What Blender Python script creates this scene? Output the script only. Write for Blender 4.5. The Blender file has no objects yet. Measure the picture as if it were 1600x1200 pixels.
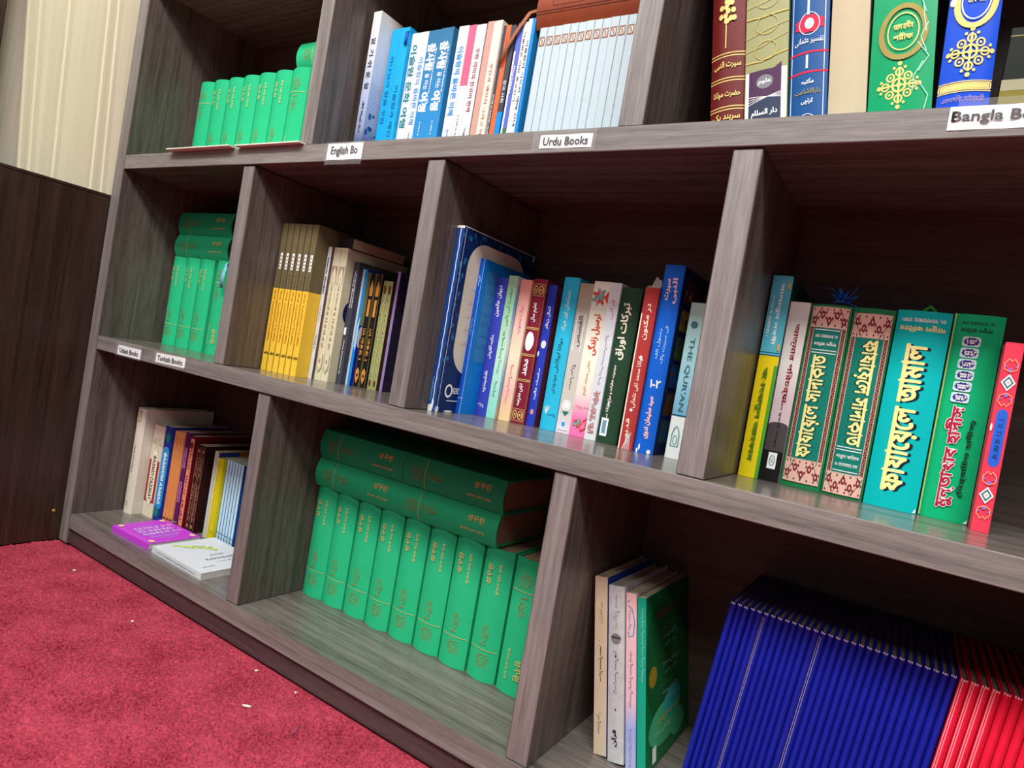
import bpy, bmesh, math, random
import numpy as np
from mathutils import Vector, Matrix
from mathutils.geometry import delaunay_2d_cdt

S = bpy.context.scene
COL = S.collection
R = math.radians

# ------------------------------------------------------------------ camera, light, exposure
cd = bpy.data.cameras.new('camera'); cd.sensor_width = 36.0; cd.lens = 36.0 * 1016.7 / 1600.0
cd.clip_start = 0.02
cam = bpy.data.objects.new('camera', cd); COL.objects.link(cam); S.camera = cam
yaw, pit, rol = -0.5637, -0.0284, 0.1701
fw = Vector((math.sin(yaw) * math.cos(pit), math.cos(yaw) * math.cos(pit), math.sin(pit)))
r0 = Vector((math.cos(yaw), -math.sin(yaw), 0)); u0 = r0.cross(fw)
rv = math.cos(rol) * r0 + math.sin(rol) * u0; uv = -math.sin(rol) * r0 + math.cos(rol) * u0
cam.matrix_world = Matrix(((rv.x, uv.x, -fw.x, 1.497), (rv.y, uv.y, -fw.y, -0.6832), (rv.z, uv.z, -fw.z, 0.5302), (0, 0, 0, 1)))

S.view_settings.view_transform = 'Standard'; S.view_settings.look = 'None'
S.view_settings.gamma = 1.0; S.view_settings.use_curve_mapping = False
S.view_settings.exposure = 0.06

wd = bpy.data.worlds.new('room_light'); S.world = wd; wd.use_nodes = True
bg = wd.node_tree.nodes['Background']; bg.inputs[0].default_value = (1.0, 0.97, 0.93, 1); bg.inputs[1].default_value = 0.17


def area(name, loc, rot, sx, sy, power, col):
    l = bpy.data.lights.new(name, 'AREA'); l.shape = 'RECTANGLE'; l.size = sx; l.size_y = sy; l.energy = power; l.color = col
    o = bpy.data.objects.new(name, l); o.location = loc; o.rotation_euler = rot; COL.objects.link(o)
    return o


# ceiling lamps of the room in front of the shelves
area('ceiling_lamp', (1.3, -1.47, 2.60), (R(20), 0, 0), 3.8, 0.36, 138, (1.0, 0.985, 0.96))
area('ceiling_lamp', (1.6, -2.55, 2.72), (R(25), 0, 0), 3.6, 0.45, 36, (1.0, 0.985, 0.96))

# ------------------------------------------------------------------ materials
MATS = {}


def lin(c):
    o = []
    for v in c[:3]:
        v = v / 255.0
        o.append(v / 12.92 if v <= 0.04045 else ((v + 0.055) / 1.055) ** 2.4)
    return (o[0], o[1], o[2], 1.0)


def mat(name, rgb, rough=0.5, spec=0.5, metal=0.0, var=0.06, coat=0.0):
    if name in MATS: return MATS[name]
    m = bpy.data.materials.new(name); m.use_nodes = True
    nt = m.node_tree; b = nt.nodes['Principled BSDF']
    b.inputs['Roughness'].default_value = min(1, rough + 0.12); b.inputs['Specular IOR Level'].default_value = spec * 0.35
    b.inputs['Metallic'].default_value = metal; b.inputs['Coat Weight'].default_value = coat
    c = lin(rgb)
    if var:
        tc = nt.nodes.new('ShaderNodeTexCoord'); n = nt.nodes.new('ShaderNodeTexNoise')
        n.inputs['Scale'].default_value = 90; n.inputs['Detail'].default_value = 4
        nt.links.new(tc.outputs['Object'], n.inputs['Vector'])
        mr = nt.nodes.new('ShaderNodeMapRange'); mr.inputs['To Min'].default_value = 1 - var; mr.inputs['To Max'].default_value = 1 + var
        nt.links.new(n.outputs['Fac'], mr.inputs['Value'])
        mx = nt.nodes.new('ShaderNodeVectorMath'); mx.operation = 'SCALE'; mx.inputs[0].default_value = c[:3]
        nt.links.new(mr.outputs['Result'], mx.inputs['Scale']); nt.links.new(mx.outputs['Vector'], b.inputs['Base Color'])
    else:
        b.inputs['Base Color'].default_value = c
    MATS[name] = m
    return m


def grad(name, stops, h, rough=0.4, spec=0.5, axis=2):
    """printed colour bands that run along one local axis of the cover (stops at fractions of h)"""
    if name in MATS: return MATS[name]
    m = bpy.data.materials.new(name); m.use_nodes = True
    nt = m.node_tree; b = nt.nodes['Principled BSDF']
    b.inputs['Roughness'].default_value = rough + 0.12; b.inputs['Specular IOR Level'].default_value = spec * 0.35
    tc = nt.nodes.new('ShaderNodeTexCoord'); sx = nt.nodes.new('ShaderNodeSeparateXYZ')
    nt.links.new(tc.outputs['Object'], sx.inputs[0])
    dv = nt.nodes.new('ShaderNodeMath'); dv.operation = 'DIVIDE'; dv.inputs[1].default_value = h
    nt.links.new(sx.outputs[axis], dv.inputs[0])
    rp = nt.nodes.new('ShaderNodeValToRGB'); nt.links.new(dv.outputs[0], rp.inputs[0])
    el = rp.color_ramp.elements
    while len(el) < len(stops): el.new(0.5)
    for e, (p, c) in zip(el, stops): e.position = p; e.color = lin(c)
    nt.links.new(rp.outputs[0], b.inputs['Base Color'])
    MATS[name] = m
    return m


def wood(name, along, dark, light, rough=0.36, spec=0.5):
    m = bpy.data.materials.new(name); m.use_nodes = True
    nt = m.node_tree; b = nt.nodes['Principled BSDF']
    tc = nt.nodes.new('ShaderNodeTexCoord'); mp = nt.nodes.new('ShaderNodeMapping')
    sc = [70, 70, 70]; sc[along] = 2.2
    mp.inputs['Scale'].default_value = sc
    nt.links.new(tc.outputs['Object'], mp.inputs['Vector'])
    n1 = nt.nodes.new('ShaderNodeTexNoise'); n1.inputs['Scale'].default_value = 1.0; n1.inputs['Detail'].default_value = 5; n1.inputs['Roughness'].default_value = 0.65; n1.inputs['Distortion'].default_value = 0.6
    nt.links.new(mp.outputs[0], n1.inputs['Vector'])
    mp2 = nt.nodes.new('ShaderNodeMapping'); sc2 = [420, 420, 420]; sc2[along] = 26; mp2.inputs['Scale'].default_value = sc2
    nt.links.new(tc.outputs['Object'], mp2.inputs['Vector'])
    n2 = nt.nodes.new('ShaderNodeTexNoise'); n2.inputs['Scale'].default_value = 1.0; n2.inputs['Detail'].default_value = 2
    nt.links.new(mp2.outputs[0], n2.inputs['Vector'])
    ad = nt.nodes.new('ShaderNodeMath'); ad.operation = 'MULTIPLY_ADD'; ad.inputs[1].default_value = 0.45
    nt.links.new(n2.outputs['Fac'], ad.inputs[0]); nt.links.new(n1.outputs['Fac'], ad.inputs[2])
    rp = nt.nodes.new('ShaderNodeValToRGB'); nt.links.new(ad.outputs[0], rp.inputs[0])
    e = rp.color_ramp.elements
    e[0].position = 0.5; e[0].color = lin(dark); e[1].position = 0.95; e[1].color = lin(light)
    nt.links.new(rp.outputs[0], b.inputs['Base Color'])
    b.inputs['Roughness'].default_value = rough; b.inputs['Specular IOR Level'].default_value = spec
    bp = nt.nodes.new('ShaderNodeBump'); bp.inputs['Strength'].default_value = 0.12; bp.inputs['Distance'].default_value = 0.0006
    nt.links.new(n2.outputs['Fac'], bp.inputs['Height']); nt.links.new(bp.outputs[0], b.inputs['Normal'])
    return m


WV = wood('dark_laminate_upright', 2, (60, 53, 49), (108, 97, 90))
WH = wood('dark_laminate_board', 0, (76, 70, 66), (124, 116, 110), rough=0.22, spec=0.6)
WEV = wood('edge_band_upright', 2, (94, 89, 87), (140, 135, 133), rough=0.5)
WEH = wood('edge_band_board', 0, (93, 89, 86), (139, 134, 131), rough=0.5)
WB = wood('dark_back_laminate', 0, (60, 49, 44), (90, 75, 67), rough=0.6)
WK = wood('kick_laminate', 0, (56, 44, 44), (84, 70, 70), rough=0.45)
WW = wood('wainscot_laminate', 2, (34, 23, 18), (66, 47, 38), rough=0.33)

GOLD = mat('gold_foil', (222, 198, 118), 0.38, 0.5, 0.08, 0.08)
GOLDD = mat('dull_gold_foil', (150, 138, 72), 0.42, 0.5, 0.05, 0.1)
WHITE = mat('white_print', (238, 240, 240), 0.5, var=0)
BLACK = mat('black_print', (22, 20, 24), 0.5, var=0)
PAPER = mat('label_paper', (236, 242, 245), 0.6, 0.3, var=0.01)


def pages_mat(name, rgb):
    if name in MATS: return MATS[name]
    m = bpy.data.materials.new(name); m.use_nodes = True
    nt = m.node_tree; b = nt.nodes['Principled BSDF']; b.inputs['Roughness'].default_value = 0.85; b.inputs['Specular IOR Level'].default_value = 0.15
    tc = nt.nodes.new('ShaderNodeTexCoord'); mp = nt.nodes.new('ShaderNodeMapping'); mp.inputs['Scale'].default_value = (1400, 6, 6)
    n = nt.nodes.new('ShaderNodeTexNoise'); n.inputs['Scale'].default_value = 1; n.inputs['Detail'].default_value = 2
    nt.links.new(tc.outputs['Object'], mp.inputs[0]); nt.links.new(mp.outputs[0], n.inputs['Vector'])
    rp = nt.nodes.new('ShaderNodeValToRGB'); e = rp.color_ramp.elements
    e[0].position = 0.3; e[0].color = lin([v * 0.8 for v in rgb]); e[1].position = 0.65; e[1].color = lin(rgb)
    nt.links.new(n.outputs['Fac'], rp.inputs[0]); nt.links.new(rp.outputs[0], b.inputs['Base Color'])
    MATS[name] = m
    return m


PG = pages_mat('cream_pages', (205, 190, 160))
PGW = pages_mat('white_pages', (222, 220, 212))
PGB = pages_mat('tan_pages', (176, 148, 118))


# ------------------------------------------------------------------ object helpers
def link(name, me, parent=None, mats=()):
    for m in mats: me.materials.append(m)
    o = bpy.data.objects.new(name, me); COL.objects.link(o)
    if parent: o.parent = parent
    return o


def tag(o, label=None, cat=None, group=None, kind=None):
    if label: o['label'] = label
    if cat: o['category'] = cat
    if group: o['group'] = group
    if kind: o['kind'] = kind
    return o


def empty(name, loc, rot=(0, 0, 0)):
    o = bpy.data.objects.new(name, None); o.empty_display_size = 0.02; COL.objects.link(o)
    o.location = loc; o.rotation_euler = rot
    return o


def box(bm, x0, x1, y0, y1, z0, z1, mi=0):
    v = [bm.verts.new(p) for p in ((x0, y0, z0), (x1, y0, z0), (x1, y1, z0), (x0, y1, z0), (x0, y0, z1), (x1, y0, z1), (x1, y1, z1), (x0, y1, z1))]
    fs = []
    for q in ((3, 2, 1, 0), (4, 5, 6, 7), (0, 1, 5, 4), (1, 2, 6, 5), (2, 3, 7, 6), (3, 0, 4, 7)):
        f = bm.faces.new([v[i] for i in q]); f.material_index = mi; fs.append(f)
    return fs


def mesh(bm, name='m'):
    me = bpy.data.meshes.new(name); bm.to_mesh(me); bm.free()
    return me


def boxobj(name, b, mats, parent=None, bevel=0.0, front=None):
    bm = bmesh.new(); fs = box(bm, *b)
    if front is not None: fs[2].material_index = front      # the edge band that faces the room
    if bevel: bmesh.ops.bevel(bm, geom=list(bm.edges), offset=bevel, segments=2, affect='EDGES', profile=0.5)
    return link(name, mesh(bm, name), parent, mats)


def tube(pts, rad, name, m, parent=None, flat=None, seg=8):
    """a swept cord; flat=(w,t) gives a ribbon instead"""
    bm = bmesh.new(); rings = []
    P = [Vector(p) for p in pts]
    for i, p in enumerate(P):
        d = (P[min(i + 1, len(P) - 1)] - P[max(i - 1, 0)]).normalized()
        a = d.cross(Vector((0, 1, 0)))
        if a.length < 1e-4: a = d.cross(Vector((1, 0, 0)))
        a.normalize(); b = d.cross(a)
        ring = []
        for k in range(seg):
            t = 2 * math.pi * k / seg
            ra, rb = (flat[0] / 2, flat[1] / 2) if flat else (rad, rad)
            ring.append(bm.verts.new(p + a * ra * math.cos(t) + b * rb * math.sin(t)))
        rings.append(ring)
    for i in range(len(rings) - 1):
        for k in range(seg):
            bm.faces.new((rings[i][k], rings[i][(k + 1) % seg], rings[i + 1][(k + 1) % seg], rings[i + 1][k]))
    bm.faces.new(rings[0][::-1]); bm.faces.new(rings[-1])
    for f in bm.faces: f.smooth = True
    return link(name, mesh(bm, name), parent, [m])


# ------------------------------------------------------------------ lettering: outlines filled by winding number
_F = {s: tuple(range(a, a + n)) for s, a, n in [
    ('ا', 0xFE8D, 2), ('ب', 0xFE8F, 4), ('ت', 0xFE95, 4), ('ث', 0xFE99, 4), ('ج', 0xFE9D, 4), ('ح', 0xFEA1, 4), ('خ', 0xFEA5, 4), ('د', 0xFEA9, 2),
    ('ذ', 0xFEAB, 2), ('ر', 0xFEAD, 2), ('ز', 0xFEAF, 2), ('س', 0xFEB1, 4), ('ش', 0xFEB5, 4), ('ص', 0xFEB9, 4), ('ض', 0xFEBD, 4), ('ط', 0xFEC1, 4),
    ('ع', 0xFEC9, 4), ('غ', 0xFECD, 4), ('ف', 0xFED1, 4), ('ق', 0xFED5, 4), ('ل', 0xFEDD, 4), ('م', 0xFEE1, 4), ('ن', 0xFEE5, 4), ('و', 0xFEED, 2),
    ('ى', 0xFEEF, 2), ('ي', 0xFEF1, 4), ('پ', 0xFB56, 4), ('چ', 0xFB7A, 4), ('ک', 0xFB8E, 4), ('گ', 0xFB92, 4), ('ی', 0xFBFC, 4), ('ہ', 0xFBA6, 4),
    ('ھ', 0xFBAA, 4), ('ے', 0xFBAE, 2), ('ں', 0xFB9E, 2), ('آ', 0xFE81, 2), ('ئ', 0xFE89, 4), ('ه', 0xFEE9, 4), ('ك', 0xFED9, 4)]}


def urdu(s):
    out = []
    for i, ch in enumerate(s):
        f = _F.get(ch)
        if not f: out.append(ch); continue
        pj = i > 0 and s[i - 1] in _F and len(_F[s[i - 1]]) == 4
        nj = len(f) == 4 and i + 1 < len(s) and s[i + 1] in _F
        k = 3 if pj and nj else 2 if nj else 1 if pj else 0
        out.append(chr(f[k]))
    return ''.join(reversed(out))


_tc = bpy.data.curves.new('lettering', 'FONT'); _tc.fill_mode = 'NONE'; _tc.resolution_u = 2; _tc.size = 1
_to = bpy.data.objects.new('lettering', _tc); COL.objects.link(_to)
_TXT = {}


def text_tris(s, bold=0.0, res=2):
    """(verts Nx2, tris) of a line of text, unit size, filled with the non-zero rule; bold in em"""
    key = (s, bold)
    if key in _TXT: return _TXT[key]
    _tc.body = s; _tc.resolution_u = res
    me = bpy.data.meshes.new_from_object(_to)
    n = len(me.vertices)
    co = np.empty(n * 3); me.vertices.foreach_get('co', co); co = co.reshape(-1, 3)[:, :2]
    ed = np.empty(len(me.edges) * 2, int); me.edges.foreach_get('vertices', ed); ed = ed.reshape(-1, 2)
    bpy.data.meshes.remove(me)
    if n == 0: return np.zeros((0, 2)), []
    # edges run in order along each closed outline; make the closing edge keep that direction
    st = [(a, b) if abs(a - b) == 1 and b > a else (max(a, b), min(a, b)) for a, b in ed]
    st = np.array(st)
    C, E = [co], [st]
    if bold:
        for k in range(6):
            a = 2 * math.pi * k / 6
            C.append(co + np.array([math.cos(a), math.sin(a)]) * bold); E.append(st + n * (k + 1))
    C = np.concatenate(C); E = np.concatenate(E)
    rs = np.random.RandomState(1); C = C + rs.uniform(-1e-6, 1e-6, C.shape)
    v, _, f, *_ = delaunay_2d_cdt([Vector(p) for p in C], [tuple(map(int, e)) for e in E], [], 0, 1e-7)
    V = np.array([tuple(p) for p in v]); Fc = np.array(f)
    cen = V[Fc].mean(1)
    A, B = C[E[:, 0]], C[E[:, 1]]
    W = np.zeros(len(cen), int)
    for i0 in range(0, len(cen), 4000):
        c = cen[i0:i0 + 4000]
        x, y = c[:, None, 0], c[:, None, 1]
        up = (A[None, :, 1] <= y) & (B[None, :, 1] > y); dn = (A[None, :, 1] > y) & (B[None, :, 1] <= y)
        cr = (B[None, :, 0] - A[None, :, 0]) * (y - A[None, :, 1]) - (x - A[None, :, 0]) * (B[None, :, 1] - A[None, :, 1])
        W[i0:i0 + 4000] = (up & (cr > 0)).sum(1) - (dn & (cr < 0)).sum(1)
    Fc = Fc[W != 0]
    _TXT[key] = (V, Fc.tolist())
    return _TXT[key]


class Deco:
    """print on one face of a book or a label: 2-D shapes (s across, t up, metres) laid on the surface"""

    def __init__(self): self.items = []; self.mats = []

    def mi(self, m):
        if m not in self.mats: self.mats.append(m)
        return self.mats.index(m)

    def add(self, V, F, m): self.items.append((V, F, self.mi(m)))

    def poly(self, pts, m): self.add(list(pts), [list(range(len(pts)))], m)

    def rect(self, s0, s1, t0, t1, m): self.poly([(s0, t0), (s1, t0), (s1, t1), (s0, t1)], m)

    def ell(self, cx, cz, rx, rz, m, n=20): self.poly([(cx + rx * math.cos(2 * math.pi * k / n), cz + rz * math.sin(2 * math.pi * k / n)) for k in range(n)], m)

    def line(self, pts, w, m, close=False):
        P = [Vector(p) for p in pts]; n = len(P); V = []; F = []
        for i in range(n):
            a = P[i - 1] if (i > 0 or close) else P[i]; b = P[(i + 1) % n] if (i < n - 1 or close) else P[i]
            d = b - a
            if d.length < 1e-9: d = Vector((1, 0))
            d.normalize(); nn = Vector((-d.y, d.x)) * w / 2
            V += [tuple(P[i] + nn), tuple(P[i] - nn)]
        for i in range(n if close else n - 1):
            j = (i + 1) % n
            F.append([2 * i, 2 * i + 1, 2 * j + 1, 2 * j])
        self.add(V, F, m)

    def ring(self, cx, cz, rx, rz, w, m, n=24): self.line([(cx + rx * math.cos(2 * math.pi * k / n), cz + rz * math.sin(2 * math.pi * k / n)) for k in range(n)], w, m, True)

    def frame(self, s0, s1, t0, t1, w, m): self.line([(s0, t0), (s1, t0), (s1, t1), (s0, t1)], w, m, True)

    def place(self, a, b, cx, cz, way):
        if way == 'down': return (cx + b, cz - a)
        if way == 'up': return (cx - b, cz + a)
        if way == 'flip': return (cx - a, cz - b)
        return (cx + a, cz + b)

    def text(self, s, cx, cz, L, H, way, m, bold=0.0, ar=False, slant=0.0, shift=(0, 0)):
        if ar: s = urdu(s); H *= 0.82
        V, F = text_tris(s, bold)
        if not len(F): return
        used = V[np.unique(np.array(F))]
        base, _ = text_tris(s, 0.0)
        mn, mx = base.min(0), base.max(0)
        sx = L / (mx[0] - mn[0]); sy = H / (mx[1] - mn[1]); c = (mn + mx) / 2
        out = []
        for p in V:
            a = (p[0] - c[0]) * sx + shift[0]; b = (p[1] - c[1]) * sy + shift[1]
            out.append(self.place(a + slant * b, b, cx, cz, way))
        self.add(out, F, m)

    def scrib(self, cx, cz, L, H, way, m, kind='arab', seed=1, w=None):
        """an unreadable small line of print"""
        rn = random.Random(seed); w = w or H * 0.16
        a = -L / 2
        while a < L / 2:
            if kind == 'arab':
                n = rn.randint(3, 6); st = H * rn.uniform(0.5, 0.8); pts = []
                for k in range(n * 2 + 1):
                    pts.append((a + k * st * 0.5, (H * (0.42 if rn.random() < 0.3 else 0.12) if k % 2 else -H * 0.1) + rn.uniform(-.06, .06) * H))
                pts.append((pts[-1][0] + st * 0.3, -H * 0.45)); pts.append((pts[-1][0] - st * 0.5, -H * 0.5))
                self.line([self.place(p[0], p[1], cx, cz, way) for p in pts if p[0] < L / 2 + H], w, m)
                for _ in range(2):
                    q = self.place(a + rn.random() * n * st, H * rn.choice((0.45, -0.35)), cx, cz, way); self.ell(q[0], q[1], w * .6, w * .6, m, 6)
                a += n * st + H * 0.55
            else:
                wd_ = H * rn.uniform(0.5, 0.85)
                if kind == 'beng': self.line([self.place(a, H * .4, cx, cz, way), self.place(a + wd_ * 1.15, H * .4, cx, cz, way)], w, m)
                for _ in range(3):
                    x = a + rn.random() * wd_; y = rn.uniform(-.5, .1) * H
                    p, q = ((x, -H * .45), (x, H * .4)) if rn.random() < .5 else ((a, y), (a + wd_, y + rn.uniform(-.2, .2) * H))
                    self.line([self.place(*p, cx, cz, way), self.place(*q, cx, cz, way)], w, m)
                a += wd_ * 1.15 + (H * 0.5 if rn.random() < 0.22 else 0)

    def build(self, name, parent, mapf, cuts=(), label=None):
        bm = bmesh.new()
        for k, (V, F, mi) in enumerate(self.items):
            off = 0.00022 + min(0.00004, 0.0012 / len(self.items)) * k
            vs = [bm.verts.new((p[0], p[1], off)) for p in V]
            for f in F:
                try: bm.faces.new([vs[i] for i in f]).material_index = mi
                except ValueError: pass
        for v in [v for v in bm.verts if not v.link_faces]: bm.verts.remove(v)
        for c in cuts:
            bmesh.ops.bisect_plane(bm, geom=list(bm.verts) + list(bm.edges) + list(bm.faces), plane_co=(c, 0, 0), plane_no=(1, 0, 0))
        for v in bm.verts: v.co = mapf(v.co.x, v.co.y, v.co.z)
        o = link(name, mesh(bm, name), parent, self.mats)
        if label: o['label'] = label
        return o


# ------------------------------------------------------------------ book builder
def cover_mesh(w, h, d, t, b, bands, nspine=10, side=None):
    """a cover wrapped round spine and two boards; bands = [(top z, material index)]; side = index for the right board"""
    out, inn = [(0, d)], [(t, d)]
    n = nspine if b > 0 else 2
    bb = b if b > 0 else 0.0
    for k in range(n + 1):
        s = w * k / n; q = 2 * s / w - 1
        out.append((s, bb * q * q))
        inn.append((min(max(s, t), w - t), bb * q * q + t))
    out.append((w, d)); inn.append((w - t, d))
    zs = [0.0] + [z for z, _ in bands]
    bm = bmesh.new()
    lay_o = [[bm.verts.new((x, y, z)) for x, y in out] for z in zs]
    lay_i = [[bm.verts.new((x, y, z)) for x, y in inn] for z in (0.0, h)]
    N = len(out)
    for li in range(len(zs) - 1):
        for k in range(N - 1):
            f = bm.faces.new((lay_o[li][k], lay_o[li][k + 1], lay_o[li + 1][k + 1], lay_o[li + 1][k])); f.material_index = bands[li][1]
            if side is not None and k == N - 2: f.material_index = side
            if b > 0 and 0 < k < N - 2: f.smooth = True
    for k in range(N - 1):
        bm.faces.new((lay_i[0][k + 1], lay_i[0][k], lay_i[1][k], lay_i[1][k + 1])).material_index = bands[-1][1]
        bm.faces.new((lay_o[0][k + 1], lay_o[0][k], lay_i[0][k], lay_i[0][k + 1])).material_index = bands[0][1]
        bm.faces.new((lay_o[-1][k], lay_o[-1][k + 1], lay_i[1][k + 1], lay_i[1][k])).material_index = bands[-1][1]
    for k in (0, N - 1):
        col = [lay_o[li][k] for li in range(len(zs))]
        q = [lay_i[0][k]] + col + [lay_i[1][k]]
        bm.faces.new(q if k else q[::-1]).material_index = bands[-1][1]
    bmesh.ops.remove_doubles(bm, verts=list(bm.verts), dist=1e-7)
    bmesh.ops.recalc_face_normals(bm, faces=list(bm.faces))
    for e in bm.edges:
        if not all(f.smooth for f in e.link_faces): e.smooth = False
    return mesh(bm, 'cover')


def book(name, label, x0, y0, z0, w, h, d, cover, hard=False, b=None, bands=None, pages=None, deco=None, side=None, sidemat=None,
         group=None, lean=0.0, yaw=0.0, rot=None, t=None, cat='book'):
    """cover: one material or a list (bands pick from it). deco(D, w, h) draws the spine; side(D, d, h) the right board."""
    mats = list(cover) if isinstance(cover, (list, tuple)) else [cover]
    t = t or (0.0026 if hard else 0.0006)
    b = (0.004 if hard else 0.0) if b is None else b
    bands = [(f * h, m) for f, m in bands] if bands else [(h, 0)]
    sd = None
    if sidemat: mats.append(sidemat); sd = len(mats) - 1
    zz = z0 + 0.0002 + (w * math.sin(lean) if lean > 0 else 0)
    root = empty(name, (x0, y0, zz), rot or (0, lean, yaw))
    tag(root, label, cat, group)
    link('cover', cover_mesh(w, h, d, t, b, bands, side=sd), root, mats)
    ov = 0.0028 if hard else 0.0004
    fin = 0.004 if hard else 0.0006
    bm = bmesh.new(); box(bm, t + 0.0001, w - t - 0.0001, b + t + 0.0001, d - fin, ov, h - ov)
    link('page_block', mesh(bm, 'pages'), root, [pages or PG])
    if deco:
        D = Deco(); deco(D, w, h)
        D.build('spine_print', root, lambda s, tt, o: (s, b * (2 * s / w - 1) ** 2 - o, tt), [w * k / 10 for k in range(1, 10)] if b > 0 else ())
    if side:
        D = Deco(); side(D, d, h)
        D.build('cover_print', root, lambda s, tt, o: (w + o, s, tt))
    return root


def kids(o): return [c for c in bpy.data.objects if c.parent == o]


def dup(root, loc, rot, label, ch=None):
    r = root.copy(); COL.objects.link(r); r.location = loc; r.rotation_euler = rot; r['label'] = label
    for c in (ch or kids(root)):
        k = c.copy(); COL.objects.link(k); k.parent = r
    return r


ORD = ['first', 'second', 'third', 'fourth', 'fifth', 'sixth', 'seventh', 'eighth', 'ninth', 'tenth', 'eleventh', 'twelfth', 'thirteenth', 'fourteenth', 'fifteenth',
       'sixteenth', 'seventeenth', 'eighteenth', 'nineteenth', 'twentieth', 'twenty-first', 'twenty-second', 'twenty-third', 'twenty-fourth', 'twenty-fifth',
       'twenty-sixth', 'twenty-seventh', 'twenty-eighth', 'twenty-ninth', 'thirtieth', 'thirty-first', 'thirty-second']

# ------------------------------------------------------------------ the room
ZA, ZAb, ZB, ZBb, ZC, ZCb = 0.8244, 0.7954, 0.4454, 0.4167, 0.0647, 0.0339     # shelf tops and undersides
ZT = 1.1744                                                                      # underside of the next shelf up


def carpet():
    rs = np.random.RandomState(4)
    m = bpy.data.materials.new('red_carpet'); m.use_nodes = True
    nt = m.node_tree; b = nt.nodes['Principled BSDF']; b.inputs['Roughness'].default_value = 0.95; b.inputs['Specular IOR Level'].default_value = 0.12
    b.inputs['Sheen Weight'].default_value = 0.25; b.inputs['Sheen Tint'].default_value = lin((230, 120, 130))
    tc = nt.nodes.new('ShaderNodeTexCoord')

    def nz(sc, det):
        n = nt.nodes.new('ShaderNodeTexNoise'); n.inputs['Scale'].default_value = sc; n.inputs['Detail'].default_value = det
        nt.links.new(tc.outputs['Object'], n.inputs['Vector']); return n
    a, c = nz(300, 3), nz(13, 4)
    ad = nt.nodes.new('ShaderNodeMath'); ad.operation = 'MULTIPLY_ADD'; ad.inputs[1].default_value = 0.5
    nt.links.new(c.outputs['Fac'], ad.inputs[0]); nt.links.new(a.outputs['Fac'], ad.inputs[2])
    rp = nt.nodes.new('ShaderNodeValToRGB'); e = rp.color_ramp.elements
    e[0].position = 0.52; e[0].color = lin((112, 15, 35)); e[1].position = 0.92; e[1].color = lin((178, 66, 84))
    nt.links.new(ad.outputs[0], rp.inputs[0]); nt.links.new(rp.outputs[0], b.inputs['Base Color'])
    V, F = [], []
    x0, x1, y0, y1, st = -0.02, 1.42, -0.56, 0.002, 0.0042
    nx, ny = int((x1 - x0) / st), int((y1 - y0) / st)
    gx, gy = np.meshgrid(x0 + st * np.arange(nx + 1), y0 + st * np.arange(ny + 1))
    gx = gx + rs.uniform(-.35, .35, gx.shape) * st; gy = np.minimum(gy + rs.uniform(-.35, .35, gy.shape) * st, 0.003)
    gx = np.maximum(gx, 0.0)
    gz = rs.uniform(-.0042, .0014, gx.shape)
    V = np.stack([gx, gy, gz], -1).reshape(-1, 3)
    idx = np.arange((nx + 1) * (ny + 1)).reshape(ny + 1, nx + 1)
    F = np.stack([idx[:-1, :-1], idx[:-1, 1:], idx[1:, 1:], idx[1:, :-1]], -1).reshape(-1, 4)
    n0 = len(V)
    V = np.concatenate([V, [[-0.3, -4, -.004], [3.2, -4, -.004], [3.2, .32, -.004], [-0.3, .32, -.004]]])
    F = F.tolist() + [[n0, n0 + 1, n0 + 2, n0 + 3]]
    me = bpy.data.meshes.new('floor'); me.from_pydata(V.tolist(), [], F); me.update()
    for p in me.polygons: p.use_smooth = True
    o = link('floor', me, None, [m]); tag(o, kind='structure')


carpet()
CREAMWALL = mat('cream_wall_paint', (214, 206, 180), 0.8, 0.2)
tag(boxobj('wall_left', (-0.2, -0.12, -1.6, 0.3, -0.01, 2.0), [CREAMWALL]), kind='structure')
tag(boxobj('wall_back', (-0.2, 2.4, 0.3, 0.36, -0.01, 2.0), [CREAMWALL]), kind='structure')
# dark wainscot at the left with a thin cap board
wn = boxobj('trim_1', (-0.118, -0.0012, -1.55, 0.298, 0.001, 0.7335), [WW]); tag(wn, kind='structure')
cp = boxobj('trim_2', (-0.118, -0.0006, -1.55, 0.298, 0.7345, 0.7405), [WW], bevel=0.0008); tag(cp, kind='structure')
tag(boxobj('trim_3', (-0.034, -0.012, -0.30, -0.2150, 0.7415, 1.9), [WW], bevel=0.002), kind='structure')
# brass stud low on the wainscot
bm = bmesh.new(); bmesh.ops.create_uvsphere(bm, u_segments=16, v_segments=10, radius=0.0042)
for v in bm.verts: v.co.x *= 0.5
for f in bm.faces: f.smooth = True
sk = link('wall_stud', mesh(bm), None, [mat('brass', (190, 160, 90), 0.3, 0.5, 0.9)]); sk.location = (-0.0001, -0.0165, 0.063)
tag(sk, 'small round brass stud low on the dark wall panel beside the bookshelf', 'stud')


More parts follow.
